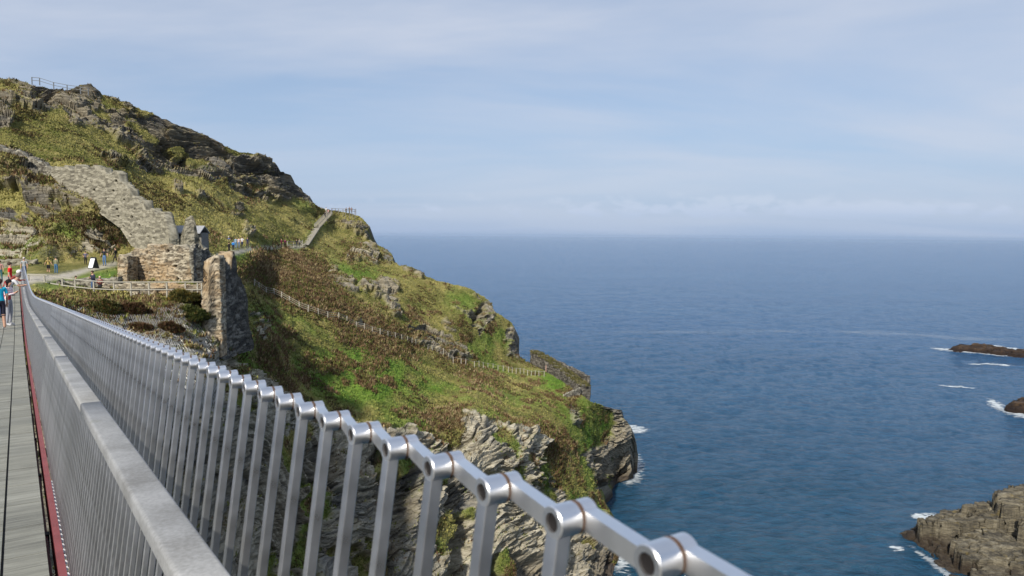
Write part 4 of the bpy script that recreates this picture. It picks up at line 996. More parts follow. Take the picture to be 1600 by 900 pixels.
# far wall at the seaward point
GATEG = 'gate'
o_, top1 = wall('sea_wall', [(828,549,572,184),(850,561,585,178),(880,583,606,170),(894,594,628,166),(907,603,634,162)], M_DARK, 'dark defensive slate wall with turfed walkway on the seaward point', th=2.4, res=.2, amp=1.2, stone=(.7, .2), holes=[(852,563,2.4),(855,566,2.6)], ragged=.15, topgrass=True)
wall('sea_parapet', [(832,546.5,560,187),(860,558.5,575,180.5),(890,573,595,173),(918,588,634,164.8)], M_DARK, 'thin outer parapet of the dark wall, against the sea', th=.6, res=.2, stone=(.7, .2), ragged=.18)
wall('low_wall', [(880,618,632,158.5),(888,613,634,159),(896,610,636,159.5),(907,605,636,161)], M_GREY, 'pale topped stub wall at the foot of the dark seaward wall', th=.6, res=.2, ragged=.1)
rng = np.random.default_rng(12)
def along(pts, n, jit):
    t = rng.random(n)*(len(pts)-1); i = t.astype(int); f = (t-i)[:, None]; i2 = np.minimum(i+1, len(pts)-1)
    return pts[i]*(1-f)+pts[i2]*f+(rng.random((n, 3))-.5)*np.array([jit, jit, .05])
pw = along(top1, 1500, 2.1); t = rng.random(len(pw))
tag(tufts('wall_turf', pw, .15+.3*t, .3+.2*t, 4, lerp((.05, .06, .02), (.14, .125, .05), t), rng), 'turf growing along the top of the dark seaward wall', 'grass', kind='stuff')

# ------------------------------------------------------------------ hut behind the gable
SLT = simple_mat('hut_slates', (.30, .31, .325), .6, 0, .35, 9, .3); HUTW = simple_mat('hut_timber', (.17, .165, .15), .8, 0, .3, 5)
hb = up3(291, 392, 83.5); hut = empty('slate_roofed_hut', tuple(hb)); tag(hut, 'small dark hut with a slate roof tucked behind the pale ruined gable', 'hut')
mb = MB(); mb.box((0, 1.2, 1.0), (3.3, 2.0, 2.1)); mb.build('wall', HUTW, hut)
mb = MB(); mb.add([(-1.75, -.35, 1.95), (1.75, -.35, 1.95), (1.75, 1.0, 2.75), (-1.75, 1.0, 2.75), (-1.75, 2.35, 1.95), (1.75, 2.35, 1.95), (-1.75, -.35, 2.05), (1.75, -.35, 2.05), (1.75, 1.0, 2.85), (-1.75, 1.0, 2.85), (-1.75, 2.35, 2.05), (1.75, 2.35, 2.05)],
    [(0,1,2,3),(3,2,5,4),(9,8,7,6),(10,11,8,9),(0,6,7,1),(4,5,11,10),(0,3,9,6),(3,4,10,9),(1,7,8,2),(2,8,11,5)]); mb.build('roof', SLT, hut)
mb = MB(); mb.box((-.8, -.02, .9), (.85, .06, 1.8)); mb.build('door', DARKST, hut)
mb = MB(); mb.box((-1.6, -.25, .9), (.1, .1, 2.0)); mb.box((0, -.25, .9), (.1, .1, 2.0)); mb.build('porch_post', HUTW, hut)

# ------------------------------------------------------------------ fences
TIM = simple_mat('grey_timber', (.36, .34, .285), .85, 0, .25, 14, .3); TIMP = simple_mat('pale_timber', (.36, .335, .28), .85, 0, .25, 14)
TIMD = simple_mat('weathered_timber', (.19, .175, .15), .85, 0, .25, 14); STN = simple_mat('step_stone', (.29, .275, .24), .85, 0, .2, 5); MET = simple_mat('rail_metal', (.13, .14, .15), .5, .6, .15)
def fence(name, pts, h, label, mat, rails=(1.0, .5), pw=.10, rw=(.04, .09), group=None, drop=.25, cap=False, heights=None, railmat=None, lean=0):
    pts = [np.asarray(p, float) for p in pts]; base = pts[0]
    r = empty(name, tuple(base)); tag(r, label, 'fence', group)
    def LB(): return MB()
    for i, p in enumerate(pts):
        mb = MB(); hh = h if heights is None else heights[i]
        q = p-base; mb.bar(q+np.array([0, 0, -drop]), q+np.array([lean*(random.random()-.5), lean*(random.random()-.5), hh+.04]), pw, pw, up=(0, 1, 0)); mb.build('post', mat, r)
    for f in rails:
        mb = MB()
        for i in range(len(pts)-1):
            ha = h if heights is None else heights[i]; hb_ = h if heights is None else heights[i+1]
            a = pts[i]-base+np.array([0, -.055 if cap is False else 0, ha*f]); b = pts[i+1]-base+np.array([0, -.055 if cap is False else 0, hb_*f])
            mb.bar(a, b, rw[0], rw[1])
        mb.build('rail', railmat or mat, r)
    return r
fx = [(45,448,64),(70,449,62.5),(98,454,61),(118,456.5,60.4),(147,459.5,60),(178.5,461,60),(205,461,60),(233,461,60),(261,461,60),(290,461,60),(309,461,60),(315.5,461,60)]
fence('timber_fence', [up3(*q) for q in fx], 1.06, 'grey timber post and rail fence along the ledge in front of the gatehouse ruin', TIM, rails=(1.0, .42), rw=(.12, .07), pw=.10)
def ground(px, py): return surf(float(px), float(py))
posts = [(397,448),(405.4,452),(417,459),(428.6,462),(440,466),(453,472),(468.6,481),(481.6,487),(497.4,493),(512,498),(526.6,502),(540,506.5),(557,512),(569,516),(582.6,519.5),(594,523),(606.4,527),(616.8,530),(627.2,533),(636.2,535.5),(643.6,537),(649.6,539),(660.4,543),(668,547),(674,550),(690,557),(700,562)]
fence('slope_fence', [ground(*q)+np.array([0, 0, .05]) for q in posts], 1.05, 'long pale post and wire fence descending across the bracken slope', TIMP, rails=(.95, .66, .36), rw=(.035, .045), pw=.13, railmat=TIM, lean=.12)
posts = [(708,567),(720,570),(727,571),(741,574),(748,574),(755,575),(763,575),(771,576),(779,578),(786,580),(794,582),(800,583.5),(806,584.5),(812,585.5),(818,586),(824,587),(830,587.5),(836,588),(842,588.5),(850,589)]
fence('steps_fence', [ground(*q)+np.array([0, 0, .05]) for q in posts], 1.15, 'closely spaced pale posts of the fence nearing the dark seaward wall', TIMP, rails=(.95,), rw=(.04, .05), pw=.13, railmat=TIM, lean=.1)
fence('ridge_railing', [up3(x, y+1, 139) for x, y in ((50,129),(62,130),(84,137),(105,141),(126,144),(138,146))], 1.08, 'thin metal railing on the skyline at the top left of the crag', MET, rails=(1.0, .5), pw=.13, rw=(.09, .09))
fence('stair_foot_fence', [ground(449, 386.5), ground(459, 386.5), ground(471, 386.5), ground(473, 384)], 1.2, 'short timber barrier at the foot of the stone steps', TIMP, rails=(1.0, .5), pw=.13, rw=(.06, .1))
lk = [(519,332.5,203),(524,332.5,203.5),(529,332.8,204),(536,333,204),(540,333,204),(546,333,204),(550,333.3,204),(554.5,334,205),(556,333,209)]
fence('lookout_railing', [up3(*q) for q in lk], 1.15, 'timber railing round the lookout on top of the headland knoll', TIMD, rails=(1.0, .55), pw=.12, rw=(.06, .1), drop=1.5)
# small gate in the seaward wall
gp = up3(853, 580, 176); g = empty('timber_gate', tuple(gp)); tag(g, 'tiny pinkish timber gate posts in front of the doorway of the seaward wall', 'gate')
for dx in (0, .95):
    mb = MB(); mb.bar((dx, 0, -.3), (dx, 0, 1.4), .16, .16, up=(0, 1, 0)); mb.build('post', simple_mat('pink_timber', (.50, .33, .27), .8), g)
mb = MB(); mb.bar((0, 0, 1.0), (.95, 0, 1.0), .06, .1); mb.build('rail', TIMP, g)

# ------------------------------------------------------------------ steps up to the lookout
def stair(name, A, B, n, width, mat, label, rail=False, thick=.22):
    A = np.asarray(A, float); B = np.asarray(B, float); r = empty(name, tuple(A)); tag(r, label, 'steps')
    d = B-A; dh = d.copy(); dh[2] = 0; Lh = np.linalg.norm(dh); dh /= Lh; ph = np.array([dh[1], -dh[0], 0]); step = Lh/n
    for k in range(n):
        mb = MB(); c = dh*(k+.5)*step + np.array([0, 0, d[2]*(k+1)/n-thick/2]); mb.box(c, (width, step*1.04, thick), [ph, dh, (0, 0, 1)]); mb.build('step', mat, r)
    if rail:
        for s in (-1, 1):
            off = ph*s*(width/2+.05)
            m2 = MB(); m2.bar(off+np.array([0, 0, .98]), d+off+np.array([0, 0, .98]), .07, .1); m2.build('handrail', TIMP, r)
            for k in range(0, n+1, 1):
                m3 = MB(); b = off+d*k/n; m3.bar(b+np.array([0, 0, -.3]), b+np.array([0, 0, 1.0]), .09, .09, up=(0, 1, 0)); m3.build('baluster', TIMP, r)
    return r
A = ground(477, 384)+np.array([0, 0, .15]); B = ground(495, 358.5)+np.array([0, 0, .35]); C = up3(516, 334, 200)
stair('stone_steps', A, B, 16, 1.5, STN, 'pale stone steps climbing from the path to the foot of the wooden stairway')
stair('wooden_stairway', B, C, 22, 1.0, TIMD, 'steep railed wooden stairway up to the headland lookout', True, .12)

# ------------------------------------------------------------------ information board
WHT = simple_mat('white_board', (.74, .76, .78), .4, 0, .03); BLK = simple_mat('black_board', (.02, .02, .022), .5, 0, .2)
bp = up3(146, 419.5, 73.5); ab = empty('sandwich_board', tuple(bp), math.radians(-24)); tag(ab, 'black framed sandwich board with a white notice standing on the path edge', 'sign')
def slab(mb, y0, y1, z0, z1, x0, x1, t):
    mb.add([(x0, y0, z0), (x1, y0, z0), (x1, y1, z1), (x0, y1, z1), (x0, y0+t, z0), (x1, y0+t, z0), (x1, y1+t, z1), (x0, y1+t, z1)], [(0,1,2,3),(7,6,5,4),(0,4,5,1),(1,5,6,2),(2,6,7,3),(3,7,4,0)])
mb = MB(); slab(mb, -.36, 0, 0, 1.12, -.36, .36, .03); fr = mb.build('front_panel', BLK, ab)
mb = MB(); slab(mb, -.345, -.022, .07, 1.05, -.31, .31, .01); nt_ = mb.build('notice', WHT, fr)
mb = MB(); slab(mb, .36, .04, 0, 1.12, -.36, .36, .03); mb.build('back_panel', BLK, ab)
mb = MB()
for s in (-.345, .345): mb.add([(s-.008, -.33, .05), (s-.008, .33, .05), (s-.008, 0, 1.1), (s+.008, -.33, .05), (s+.008, .33, .05), (s+.008, 0, 1.1)], [(0,1,2),(5,4,3),(0,3,4,1),(1,4,5,2),(2,5,3,0)])
mb.build('side_cloth', BLK, ab)

# ------------------------------------------------------------------ rockfall netting below the fence
def smooth_grid(A, r=5):
    for ax in (0, 1):
        p = np.pad(A, [(r, r) if k == ax else (0, 0) for k in range(3)], mode='edge'); A = sum(np.take(p, range(i, i+A.shape[ax]), axis=ax) for i in range(2*r+1))/(2*r+1)
    return A
i0, i1 = int((455-rows[0])/1.25), int((660-rows[0])/1.25)
PS = P.copy(); PS[i0:i1] = smooth_grid(PD[i0:i1], 6)
def netp(px, py):
    r = np.clip((py-rows[0])/1.25, 0, len(rows)-2).astype(int); sxx = np.interp(py, rows, sx); u = (np.clip((px-XL)/(sxx-XL), 0, 1)*(NC-2)).astype(int)
    p = PS[r, u]; d = CAM-p; d /= np.linalg.norm(d, axis=1, keepdims=True); return p+d*.35
NETM = simple_mat('galvanised_wire', (.50, .50, .49), .45, .5, .1)
V = []; Fc = []
x0, x1, y0, y1 = 70, 352, 474, 640
pitch = 3.6
for sgn in (1, -1):
    for c in np.arange(-(y1-y0)*.6, (x1-x0)+(y1-y0)*.6, pitch):
        ts = np.arange(0, y1-y0, 2.2); xs_ = x0+c+sgn*ts*.6 if sgn == 1 else x0+c+(-ts)*.6+ (y1-y0)*0; ys_ = y0+ts
        xs_ = xs_+np.sin(ts/pitch*1.2*math.pi)*.5
        ok = (xs_ > x0) & (xs_ < x1) & (ys_ > 474+8*np.sin(xs_/17)) 
        if ok.sum() < 3: continue
        p = netp(xs_[ok], ys_[ok]); kk = np.where(ok)[0]
        d = np.gradient(p, axis=0); vdr = p-CAM; w_ = np.cross(d, vdr); w_ /= np.linalg.norm(w_, axis=1, keepdims=True)+1e-9; w_ *= .011
        n0 = len(V); V += list(p-w_)+list(p+w_); m = len(p)
        for k in range(m-1):
            if kk[k+1]-kk[k] == 1: Fc.append((n0+k, n0+k+1, n0+m+k+1, n0+m+k))
o = mesh_obj('rockfall_netting', V, Fc, NETM); tag(o, 'diamond wire netting pinned over the bare rock below the timber fence', 'netting')
# ------------------------------------------------------------------ bushes one can tell apart
def bush(px, py, R, label, cols, n=2200, grp='bushes on the ledge below the ruin'):
    p0 = ground(px, py); d = rng.normal(size=(n, 3)); d /= np.linalg.norm(d, axis=1, keepdims=True); d[:, 2] = np.abs(d[:, 2])
    rr = R*(.55+.45*rng.random(n)**.5)*(1+.35*fbm(d*2.2+px, 3, 5)); q = p0+d*rr[:, None]*np.array([1.2, 1, .8])-np.array([0, 0, .15])
    t = np.clip(rng.random(n)*.8+.3*(d[:, 2]-.3), 0, 1); cc = lerp(cols[0], cols[1], t); k = rng.random(n) < .12; cc[k] = cols[2]
    o = tufts('bush', q, .10+.12*rng.random(n), .09+.07*rng.random(n), 4, cc, rng, .8, 1.0); tag(o, label, 'bush', grp)
G1 = ((.05, .06, .018), (.17, .15, .045), (.30, .20, .05)); G2 = ((.05, .03, .015), (.15, .085, .045), (.10, .10, .03))
bush(287, 468, 1.0, 'olive and yellow bush against the right end of the timber fence', G1)
bush(311, 472, 1.1, 'yellow brown bush against the pale front of the tall slate wall', G1)
bush(301, 494, 1.2, 'large dark green bush low beside the foot of the tall slate wall', ((.04, .055, .015), (.11, .13, .035), (.2, .15, .05)), 3000)
bush(218, 516, .75, 'round rusty bush alone in the middle of the wire netting', G2)
bush(262, 516, .8, 'rusty bush on the netted rock just left of the bare boulder', G2)
bush(163, 488, 1.0, 'dark green and brown bush hanging over the left of the netting', ((.045, .05, .018), (.12, .12, .035), (.14, .07, .03)))
bush(206, 492, .9, 'brown bush at the top edge of the netting, below the fence', G2)
# ------------------------------------------------------------------ people
def joints(pose):
    J = dict(pelvis=(0, 0, .95), waist=(0, .01, 1.10), chest=(0, 0, 1.30), neck=(0, .01, 1.47), chin=(0, -.01, 1.55), skull=(0, -.005, 1.63), crown=(0, .01, 1.71), nose=(0, -.085, 1.61),
        shL=(-.17, 0, 1.42), elL=(-.22, .02, 1.15), wrL=(-.23, -.05, .91), hnL=(-.235, -.07, .83), shR=(.17, 0, 1.42), elR=(.22, .02, 1.15), wrR=(.23, -.05, .91), hnR=(.235, -.07, .83),
        hpL=(-.09, 0, .90), knL=(-.10, -.02, .50), anL=(-.11, .03, .09), toL=(-.12, -.13, .04), hpR=(.09, 0, .90), knR=(.10, -.02, .50), anR=(.11, .03, .09), toR=(.12, -.13, .04))
    def up(**k): J.update(k)
    if pose == 'walk': up(knL=(-.10, -.20, .52), anL=(-.10, -.27, .11), toL=(-.10, -.42, .07), knR=(.10, .05, .50), anR=(.10, .30, .14), toR=(.10, .18, .04), elL=(-.22, .12, 1.17), wrL=(-.23, .14, .93), hnL=(-.23, .13, .85), elR=(.22, -.08, 1.17), wrR=(.21, -.26, 1.0), hnR=(.2, -.32, .95))
    if pose == 'phone': up(elL=(-.21, -.02, 1.15), wrL=(-.08, -.24, 1.22), hnL=(-.03, -.30, 1.27), elR=(.21, -.02, 1.15), wrR=(.08, -.24, 1.22), hnR=(.03, -.30, 1.27), chin=(0, -.04, 1.54), skull=(0, -.055, 1.62), crown=(0, -.06, 1.70), nose=(0, -.13, 1.585))
    if pose == 'hips': up(elL=(-.33, .05, 1.18), wrL=(-.20, -.02, 1.03), hnL=(-.15, -.05, 1.0), elR=(.33, .05, 1.18), wrR=(.20, -.02, 1.03), hnR=(.15, -.05, 1.0))
    if pose == 'point': up(elL=(-.30, -.18, 1.38), wrL=(-.36, -.40, 1.44), hnL=(-.38, -.48, 1.45))
    if pose == 'wide': up(elL=(-.30, 0, 1.18), wrL=(-.38, -.04, .96), hnL=(-.40, -.06, .88), elR=(.30, 0, 1.18), wrR=(.38, -.04, .96), hnR=(.40, -.06, .88))
    if pose == 'lean': up(pelvis=(0, .12, .93), waist=(0, .04, 1.06), chest=(0, -.12, 1.20), neck=(0, -.25, 1.33), chin=(0, -.31, 1.39), skull=(0, -.34, 1.47), crown=(0, -.35, 1.55), nose=(0, -.42, 1.44),
        shL=(-.17, -.19, 1.29), elL=(-.21, -.33, 1.07), wrL=(-.12, -.54, 1.10), hnL=(-.06, -.62, 1.10), shR=(.17, -.19, 1.29), elR=(.21, -.33, 1.07), wrR=(.12, -.54, 1.10), hnR=(.06, -.62, 1.10),
        hpL=(-.09, .13, .88), hpR=(.09, .13, .88), knL=(-.11, .08, .48), knR=(.11, .14, .48), anL=(-.11, .16, .09), toL=(-.12, 0, .04), anR=(.11, .26, .09), toR=(.12, .1, .04))
    if pose == 'sit': up(**{k: (v[0], v[1]+.12, v[2]-.48) for k, v in J.items() if k not in ('knL', 'anL', 'toL', 'knR', 'anR', 'toR')}); 
    if pose == 'sit': up(knL=(-.12, -.34, .46), anL=(-.12, -.48, .09), toL=(-.12, -.62, .05), knR=(.12, -.30, .44), anR=(.12, -.62, .08), toR=(.12, -.76, .07), elL=(-.25, .15, .66), wrL=(-.2, -.1, .55), hnL=(-.17, -.18, .53), elR=(.25, .15, .66), wrR=(.2, -.1, .55), hnR=(.17, -.18, .53))
    return J
BON = [('pelvis', 'waist'), ('waist', 'chest'), ('chest', 'neck'), ('neck', 'chin'), ('chin', 'skull'), ('skull', 'crown'), ('skull', 'nose')] + \
      [(a+s, b+s) for s in 'LR' for a, b in (('sh', 'el'), ('el', 'wr'), ('wr', 'hn'), ('hp', 'kn'), ('kn', 'an'), ('an', 'to'))] + [('chest', 'shL'), ('chest', 'shR'), ('pelvis', 'hpL'), ('pelvis', 'hpR')]
RAD = dict(pelvis=(.155, .11), waist=(.135, .095), chest=(.155, .105), neck=(.058, .058), chin=(.062, .07), skull=(.078, .092), crown=(.045, .055), nose=(.014, .014), sh=(.068, .068), el=(.046, .046), wr=(.031, .028), hn=(.036, .02), hp=(.095, .10), kn=(.062, .065), an=(.042, .045), to=(.038, .028))
REG = {'head': {'chin', 'skull', 'crown', 'nose'}, }
PM = {}
def pcol(c, rough=.8):
    k = tuple(round(x, 3) for x in c)
    if k not in PM: PM[k] = simple_mat('cloth', c, rough, 0, .12, 12, 0, .2)
    return PM[k]
SKINC = (.52, .31, .22)
pending = []
def person(pos, hgt, facing, pose, label, top, bottom, hair=(.06, .04, .03), shorts=False, sleeves=False, skin=SKINC, shoes=(.05, .05, .05), hat=None, longhair=False, girth=1.0, group=None, stripes=None, near=False):
    pending.append(dict(locals()))
def grow():
    objs = []
    for d in pending:
        J = joints(d['pose']); names = list(J); vs = [J[n] for n in names]; es = [(names.index(a), names.index(b)) for a, b in BON]; rad = [RAD[n if n in RAD else n[:2]] for n in names]
        if d['near']:
            for s in 'LR':
                h = np.array(J['hn'+s]); w0 = np.array(J['wr'+s]); f = (h-w0)/np.linalg.norm(h-w0); sd = np.cross(f, [0, 0, 1.]); sd = sd/(np.linalg.norm(sd)+1e-6); dn = np.cross(sd, f)
                hi = names.index('hn'+s)
                for k, (o_, ln) in enumerate(((-.030, .062), (-.011, .078), (.009, .084), (.028, .074))):
                    a = h+sd*o_+f*.02; b_ = a+f*ln*.55; c_ = b_+f*ln*.35-dn*ln*.25*(1 if dn[2] > 0 else -1)
                    vs += [tuple(a), tuple(b_), tuple(c_)]; es += [(hi, len(vs)-3), (len(vs)-3, len(vs)-2), (len(vs)-2, len(vs)-1)]; rad += [(.010, .010), (.009, .009), (.007, .007)]; names += ['hn']*3
                a = h-f*.035+sd*.038; b_ = a+sd*.022+f*.035; vs += [tuple(a), tuple(b_)]; es += [(names.index('wr'+s), len(vs)-2), (len(vs)-2, len(vs)-1)]; rad += [(.013, .013), (.010, .010)]; names += ['hn']*2
        me = bpy.data.meshes.new('person'); me.from_pydata(vs, es, [])
        o = bpy.data.objects.new('person', me); COL.objects.link(o); m = o.modifiers.new('skin', 'SKIN'); m.branch_smoothing = .4
        g = d['girth']
        for i, (rx, ry) in enumerate(rad):
            k = g if names[i] in ('pelvis', 'waist', 'chest') or names[i][:2] in ('hp', 'sh') else 1
            me.skin_vertices[0].data[i].radius = (rx*k, ry*k); me.skin_vertices[0].data[i].use_root = (i == 0)
        m2 = o.modifiers.new('sub', 'SUBSURF'); m2.levels = 2 if d['near'] else 1; m2.render_levels = m2.levels
        objs.append((o, J, d))
    bpy.context.view_layer.update(); dg = bpy.context.evaluated_depsgraph_get()
    for o, J, d in objs:
        me = bpy.data.meshes.new_from_object(o.evaluated_get(dg)); o.modifiers.clear(); old = o.data; o.data = me; bpy.data.meshes.remove(old)
        me.shade_smooth()
        for c in (d['skin'], d['top'], d['bottom'], d['shoes'], d['stripes'] or d['top']): me.materials.append(pcol(c))
        n = len(me.polygons); cen = np.empty(n*3, np.float32); me.polygons.foreach_get('center', cen); cen = cen.reshape(-1, 3)
        best = np.full(n, 9.); reg = np.zeros(n, int)
        for a, b in BON:
            A = np.array(J[a]); B = np.array(J[b]); dd = B-A; t = np.clip(((cen-A)@dd)/(dd@dd+1e-9), 0, 1); q = np.linalg.norm(cen-(A+t[:, None]*dd), axis=1)
            rr = np.mean(RAD[a if a in RAD else a[:2]])*(1-t)+np.mean(RAD[b if b in RAD else b[:2]])*t; q = q-rr
            k = a[:2]
            if a in ('pelvis',) and b == 'waist': r_ = np.where(t > .35, 1, 2)
            elif a in ('waist', 'chest'): r_ = np.full(n, 1); r_ = np.where((b == 'neck') & (t > .75), 0, r_)
            elif a in ('neck', 'chin', 'skull'): r_ = np.full(n, 0)
            elif k == 'sh': r_ = np.where(t < (.7 if not d['sleeves'] else 2), 1, 0)
            elif k == 'el': r_ = np.full(n, 1 if d['sleeves'] else 0)
            elif k == 'wr': r_ = np.full(n, 0)
            elif k == 'hp' or a == 'pelvis': r_ = np.full(n, 2)
            elif k == 'kn': r_ = np.where(t < (.12 if d['shorts'] else 2), 2, 0)
            else: r_ = np.full(n, 3)
            if k == 'hp' and d['shorts']: r_ = np.where(t > .92, 0, r_)
            m = q < best; best = np.where(m, q, best); reg = np.where(m, r_, reg)
        if d['stripes']: reg = np.where((reg == 1) & (np.mod(cen[:, 2], .09) < .04), 4, reg)
        me.polygons.foreach_set('material_index', reg.astype(np.int32))
        s = d['hgt']/1.74; o.scale = (s, s, s); o.location = Vector([float(x) for x in d['pos']]); o.rotation_euler = (0, 0, d['facing'])
        tag(o, d['label'], 'person', d['group'])
        # hair: a shell over the back and top of the skull
        sk = np.array(J['skull'])+np.array([0, .022, .028]); cr = np.array(J['crown'])
        def cap(name, col, r, zmin, long=0, brim=0):
            V = []; Fc = []; nu, nv = 14, 8
            for j in range(nv+1):
                for i in range(nu):
                    a = 2*math.pi*i/nu; ph_ = math.pi/2*(1-j/nv*(1.55 if math.sin(a) > -.25 else 1.05))
                    p = np.array([r[0]*math.cos(a)*math.cos(ph_), r[1]*math.sin(a)*math.cos(ph_), r[2]*math.sin(ph_)])
                    V.append(sk+p)
            if long:
                for i in range(nu):
                    a = 2*math.pi*i/nu; b_ = math.sin(a) > -.2
                    V.append(sk+np.array([r[0]*1.15*math.cos(a), max(r[1]*math.sin(a), -.02)+.03, -long if b_ else -.02]))
            for j in range(nv+(1 if long else 0)):
                for i in range(nu): Fc.append((j*nu+i, j*nu+(i+1) % nu, (j+1)*nu+(i+1) % nu, (j+1)*nu+i))
            if brim:
                b0 = len(V); fr = sk+np.array([0, -r[1]*.9, .0])
                V += [fr+np.array([-.06, 0, .01]), fr+np.array([.06, 0, .01]), fr+np.array([.05, -.08, -.01]), fr+np.array([-.05, -.08, -.01])]; V += [v-np.array([0, 0, .012]) for v in V[-4:]]
                Fc += [(b0, b0+1, b0+2, b0+3), (b0+7, b0+6, b0+5, b0+4), (b0+3, b0+2, b0+6, b0+7)]
            h = mesh_obj(name, V, Fc, pcol(col), o, smooth=True)
        cap('hair', d['hair'], (.092, .108, .098), 0, .30 if d['longhair'] else 0)
        if d['hat'] is not None: cap('cap', d['hat'], (.100, .116, .104), 0, 0, 1)
def PZ(x, y, Z): return up3(x, y, Z)
AWAY = math.pi
gp1 = 'walkers on the path by the ruin'; gp2 = 'group standing on the grassy path shoulder'; gp3 = 'visitors on the stairway and lookout'; gp4 = 'people at the parapet of the footbridge'
def at_bridge(t, perp): return BP(t, perp, HB)
def tz(Z): return Z/float(DH@fwd)
# on the bridge
def facing_dir(v): return math.atan2(v[0], -v[1])   # local -Y points along v
fr = facing_dir(PH); fd = facing_dir(DH)
person(PZ(14.5, 500.5, 26.3)*np.array([1, 1, 0])+np.array([0, 0, at_bridge(tz(26.3), 0)[2]]), 1.66, fr-.5, 'phone', 'woman with long black hair in a pink and white striped top and grey trousers', (.72, .52, .55), (.30, .31, .35), hair=(.012, .01, .01), longhair=True, sleeves=True, stripes=(.8, .78, .8), near=True, group=gp4, shoes=(.5, .5, .52))
person(PZ(1.0, 501, 25.0)*np.array([1, 1, 0])+np.array([0, 0, at_bridge(tz(25.0), 0)[2]]), 1.72, fd+.4, 'stand', 'person at the left edge in a turquoise shirt and shorts', (.02, .42, .62), (.03, .03, .05), shorts=True, near=True, group=gp4, shoes=(.6, .6, .62))
person(at_bridge(tz(31), -.28), 1.80, fr, 'lean', 'man in a pale grey T-shirt and dark shorts leaning over the bridge rail', (.55, .56, .58), (.03, .035, .05), shorts=True, near=True, group=gp4, hair=(.2, .17, .15))
person(at_bridge(tz(29), -.62), 1.74, fr+.4, 'stand', 'person in navy behind the woman in the striped top', (.03, .05, .14), (.05, .07, .16), near=True, group=gp4)
person(at_bridge(tz(35), -.22), 1.72, fr, 'lean', 'person in a maroon top and white cap leaning on the bridge rail', (.22, .05, .04), (.04, .04, .05), hat=(.75, .72, .72), sleeves=True, near=True, group=gp4)
person(at_bridge(tz(39), -.28), 1.78, fr-.2, 'stand', 'person in a bright red shirt at the far end of the bridge rail', (.70, .015, .02), (.05, .05, .07), near=True, group=gp4)
# bag
bgp = PZ(8, 463, 26.2); b_ = empty('handbag', tuple(bgp)); tag(b_, 'red handbag hanging beside the woman in the striped top', 'bag')
BAGM = simple_mat('red_leather', (.38, .02, .02), .45)
mb = MB(); mb.box((0, 0, .0), (.34, .14, .24)); mb.build('body', BAGM, b_, bevel=.03)
mb = MB(); mb.bar((-.12, 0, .12), (.02, 0, .55), .02, .02); mb.bar((.12, 0, .12), (.02, 0, .55), .02, .02); mb.build('strap', BAGM, b_)
# terrace
person(PZ(38.5, 436, 60), 1.76, 0.3, 'stand', 'hatted person in a patterned grey shirt where the bridge meets the path', (.34, .36, .38), (.05, .08, .18), hat=(.5, .45, .42), group=gp1)
person(PZ(1, 441, 58), 1.7, 0.3, 'stand', 'person in dark teal trousers at the left edge of the path', (.45, .25, .22), (.05, .13, .16), group=gp1)
person(PZ(76, 428.5, 72), 1.64, AWAY, 'wide', 'walker in a yellow olive top and black shorts, seen from behind', (.36, .27, .09), (.015, .015, .02), shorts=True, hair=(.3, .22, .1), longhair=True, group=gp1)
person(PZ(88, 428, 72), 1.68, AWAY, 'stand', 'walker in an olive grey top and blue jeans beside the one in shorts', (.20, .20, .12), (.06, .15, .27), hair=(.1, .09, .07), sleeves=True, girth=1.1, group=gp1)
person(PZ(134, 415, 79.5), 1.55, 0, 'hips', 'slight person in a dark patterned top and black trousers left of the signboard', (.12, .11, .18), (.02, .02, .02), group=gp1)
person(PZ(163.5, 415.5, 78), 1.88, 0, 'wide', 'tall man in a black T-shirt and blue jeans walking right of the signboard', (.02, .02, .03), (.10, .18, .34), group=gp1)
person(PZ(181, 412, 81), 1.78, -1.2, 'walk', 'person all in black walking towards the ruin wall', (.02, .02, .022), (.03, .025, .025), sleeves=True, group=gp1)
gp5 = 'people by the timber fence'
person(PZ(119, 460.5, 63), 1.62, 1.2, 'phone', 'dark haired person in black behind the sloping timber fence', (.02, .02, .025), (.06, .07, .09), sleeves=True, group=gp5)
person(PZ(146, 460, 61.3), 1.98, -.4, 'phone', 'man in a dark blue jacket looking down at his hands behind the fence', (.03, .035, .06), (.06, .11, .22), sleeves=True, girth=1.15, group=gp5)
person(PZ(157, 464, 61), 1.72, .4, 'phone', 'pale haired person in a maroon jacket behind the timber fence', (.17, .055, .05), (.025, .025, .03), hair=(.62, .40, .36), sleeves=True, girth=1.15, group=gp5)
# group further along the path
person(PZ(358, 397, 106), 1.75, AWAY-.5, 'stand', 'person all in black at the near edge of the path group', (.02, .02, .02), (.02, .02, .022), sleeves=True, group=gp2)
person(PZ(364.5, 391.5, 110), 1.45, AWAY, 'stand', 'short person in a bright blue jacket in the path group', (.02, .20, .55), (.03, .03, .05), sleeves=True, girth=1.2, group=gp2)
person(PZ(368.5, 388.5, 113), 1.72, .3, 'stand', 'person in a light denim blue outfit in the path group', (.25, .38, .50), (.12, .22, .36), sleeves=True, group=gp2)
person(PZ(373.5, 388, 113), 1.66, .2, 'stand', 'person in a pink and white top in the middle of the path group', (.65, .50, .52), (.15, .2, .3), group=gp2)
person(PZ(378.5, 388, 114), 1.78, -.3, 'hips', 'person in a white shirt and dark trousers in the path group', (.72, .72, .72), (.03, .04, .09), group=gp2)
person(PZ(387, 388.5, 113), 1.74, .6, 'stand', 'person in a navy jacket at the right end of the path group', (.03, .035, .08), (.05, .04, .06), hair=(.2, .15, .12), sleeves=True, group=gp2)
person(PZ(357.5, 386, 118), 1.70, .6, 'stand', 'person in blue and white standing behind the left end of the path group', (.10, .18, .40), (.10, .14, .3), hair=(.6, .6, .6), group=gp2)
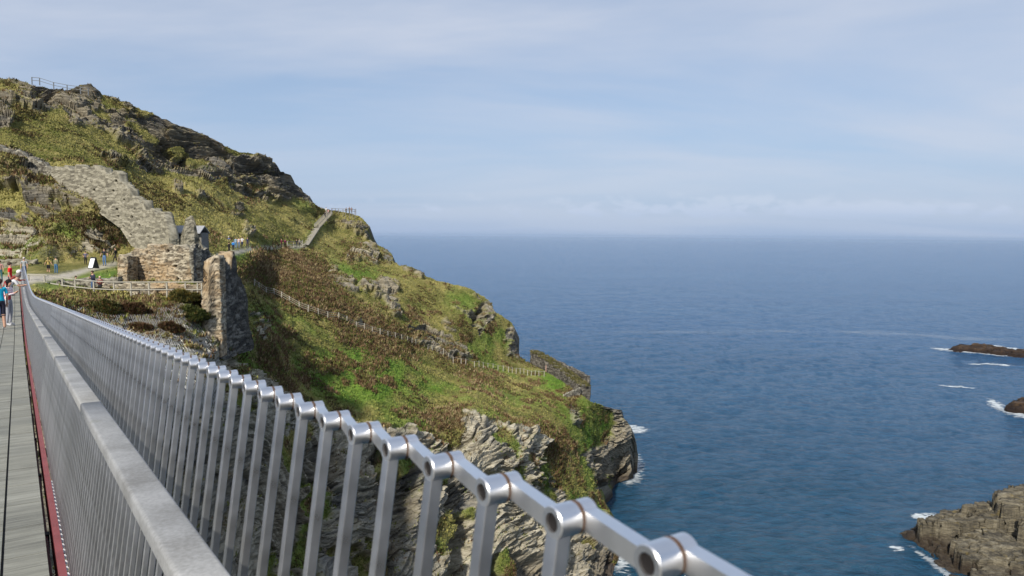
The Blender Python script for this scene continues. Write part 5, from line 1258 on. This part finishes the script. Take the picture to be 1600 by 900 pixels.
person(PZ(411, 381.5, 140), 1.7, -1.1, 'sit', 'person in a coral red top sitting on the grass bank', (.75, .09, .06), (.05, .05, .08), sleeves=True, group=gp2)
person(PZ(440, 386, 152), 1.74, -.4, 'stand', 'person in a dark maroon coat left of the small barrier', (.10, .015, .03), (.05, .01, .02), sleeves=True, girth=1.2, group=gp2)
person(PZ(445.5, 386, 153), 1.66, .4, 'stand', 'person in a purple coat right beside the one in dark maroon', (.14, .02, .06), (.03, .01, .02), sleeves=True, girth=1.15, group=gp2)
person(PZ(463.5, 386.5, 156), 1.74, 0, 'wide', 'person in black standing behind the small barrier', (.02, .02, .022), (.04, .04, .05), sleeves=True, girth=1.15, group=gp2)
person(PZ(468, 386, 157), 1.70, 0, 'stand', 'fair haired person in grey at the foot of the stone steps', (.25, .24, .22), (.08, .08, .09), hair=(.5, .4, .25), sleeves=True, group=gp2)
# stairs and lookout
for (x, y, Z, h, pose, top, bot, lab) in [
    (503, 334.5, 198, 1.85, 'stand', (.10, .13, .10), (.05, .07, .06), 'leftmost figure on the skyline at the stair head, in dark green'),
    (509.5, 334.5, 199, 1.8, 'hips', (.62, .62, .6), (.3, .28, .25), 'figure in a white top at the stair head'),
    (518.3, 335.5, 200, 1.72, 'stand', (.03, .07, .28), (.03, .05, .15), 'figure in bright dark blue beside the lookout railing'),
    (508, 341.5, 192, 1.75, 'walk', (.03, .03, .035), (.02, .02, .03), 'figure in black climbing the upper wooden stairway'),
    (513, 336.5, 198, 1.7, 'walk', (.45, .25, .25), (.25, .2, .2), 'figure in dusty pink near the top of the stairway'),
    (541, 334, 205, 1.72, 'wide', (.03, .04, .035), (.02, .02, .02), 'left figure of the group at the lookout railing, in black'),
    (546, 334, 205.5, 1.9, 'stand', (.05, .04, .04), (.03, .03, .04), 'tallest figure of the group at the lookout railing'),
    (549.5, 334, 205.5, 1.78, 'hips', (.22, .10, .08), (.04, .03, .03), 'right figure of the group at the lookout railing, in reddish brown'),
    (431, 269.5, 181, 1.35, 'stand', (.05, .05, .05), (.04, .04, .04), 'left one of two tiny dark figures on the crag edge'),
    (434, 270, 181, 1.5, 'stand', (.03, .03, .035), (.03, .03, .03), 'right one of two tiny dark figures on the crag edge')]:
    person(PZ(x, y, Z), h, random.uniform(-1, 1), pose, lab, top, bot, sleeves=True, girth=1.15, group=gp3 if y > 300 else None)
grow()
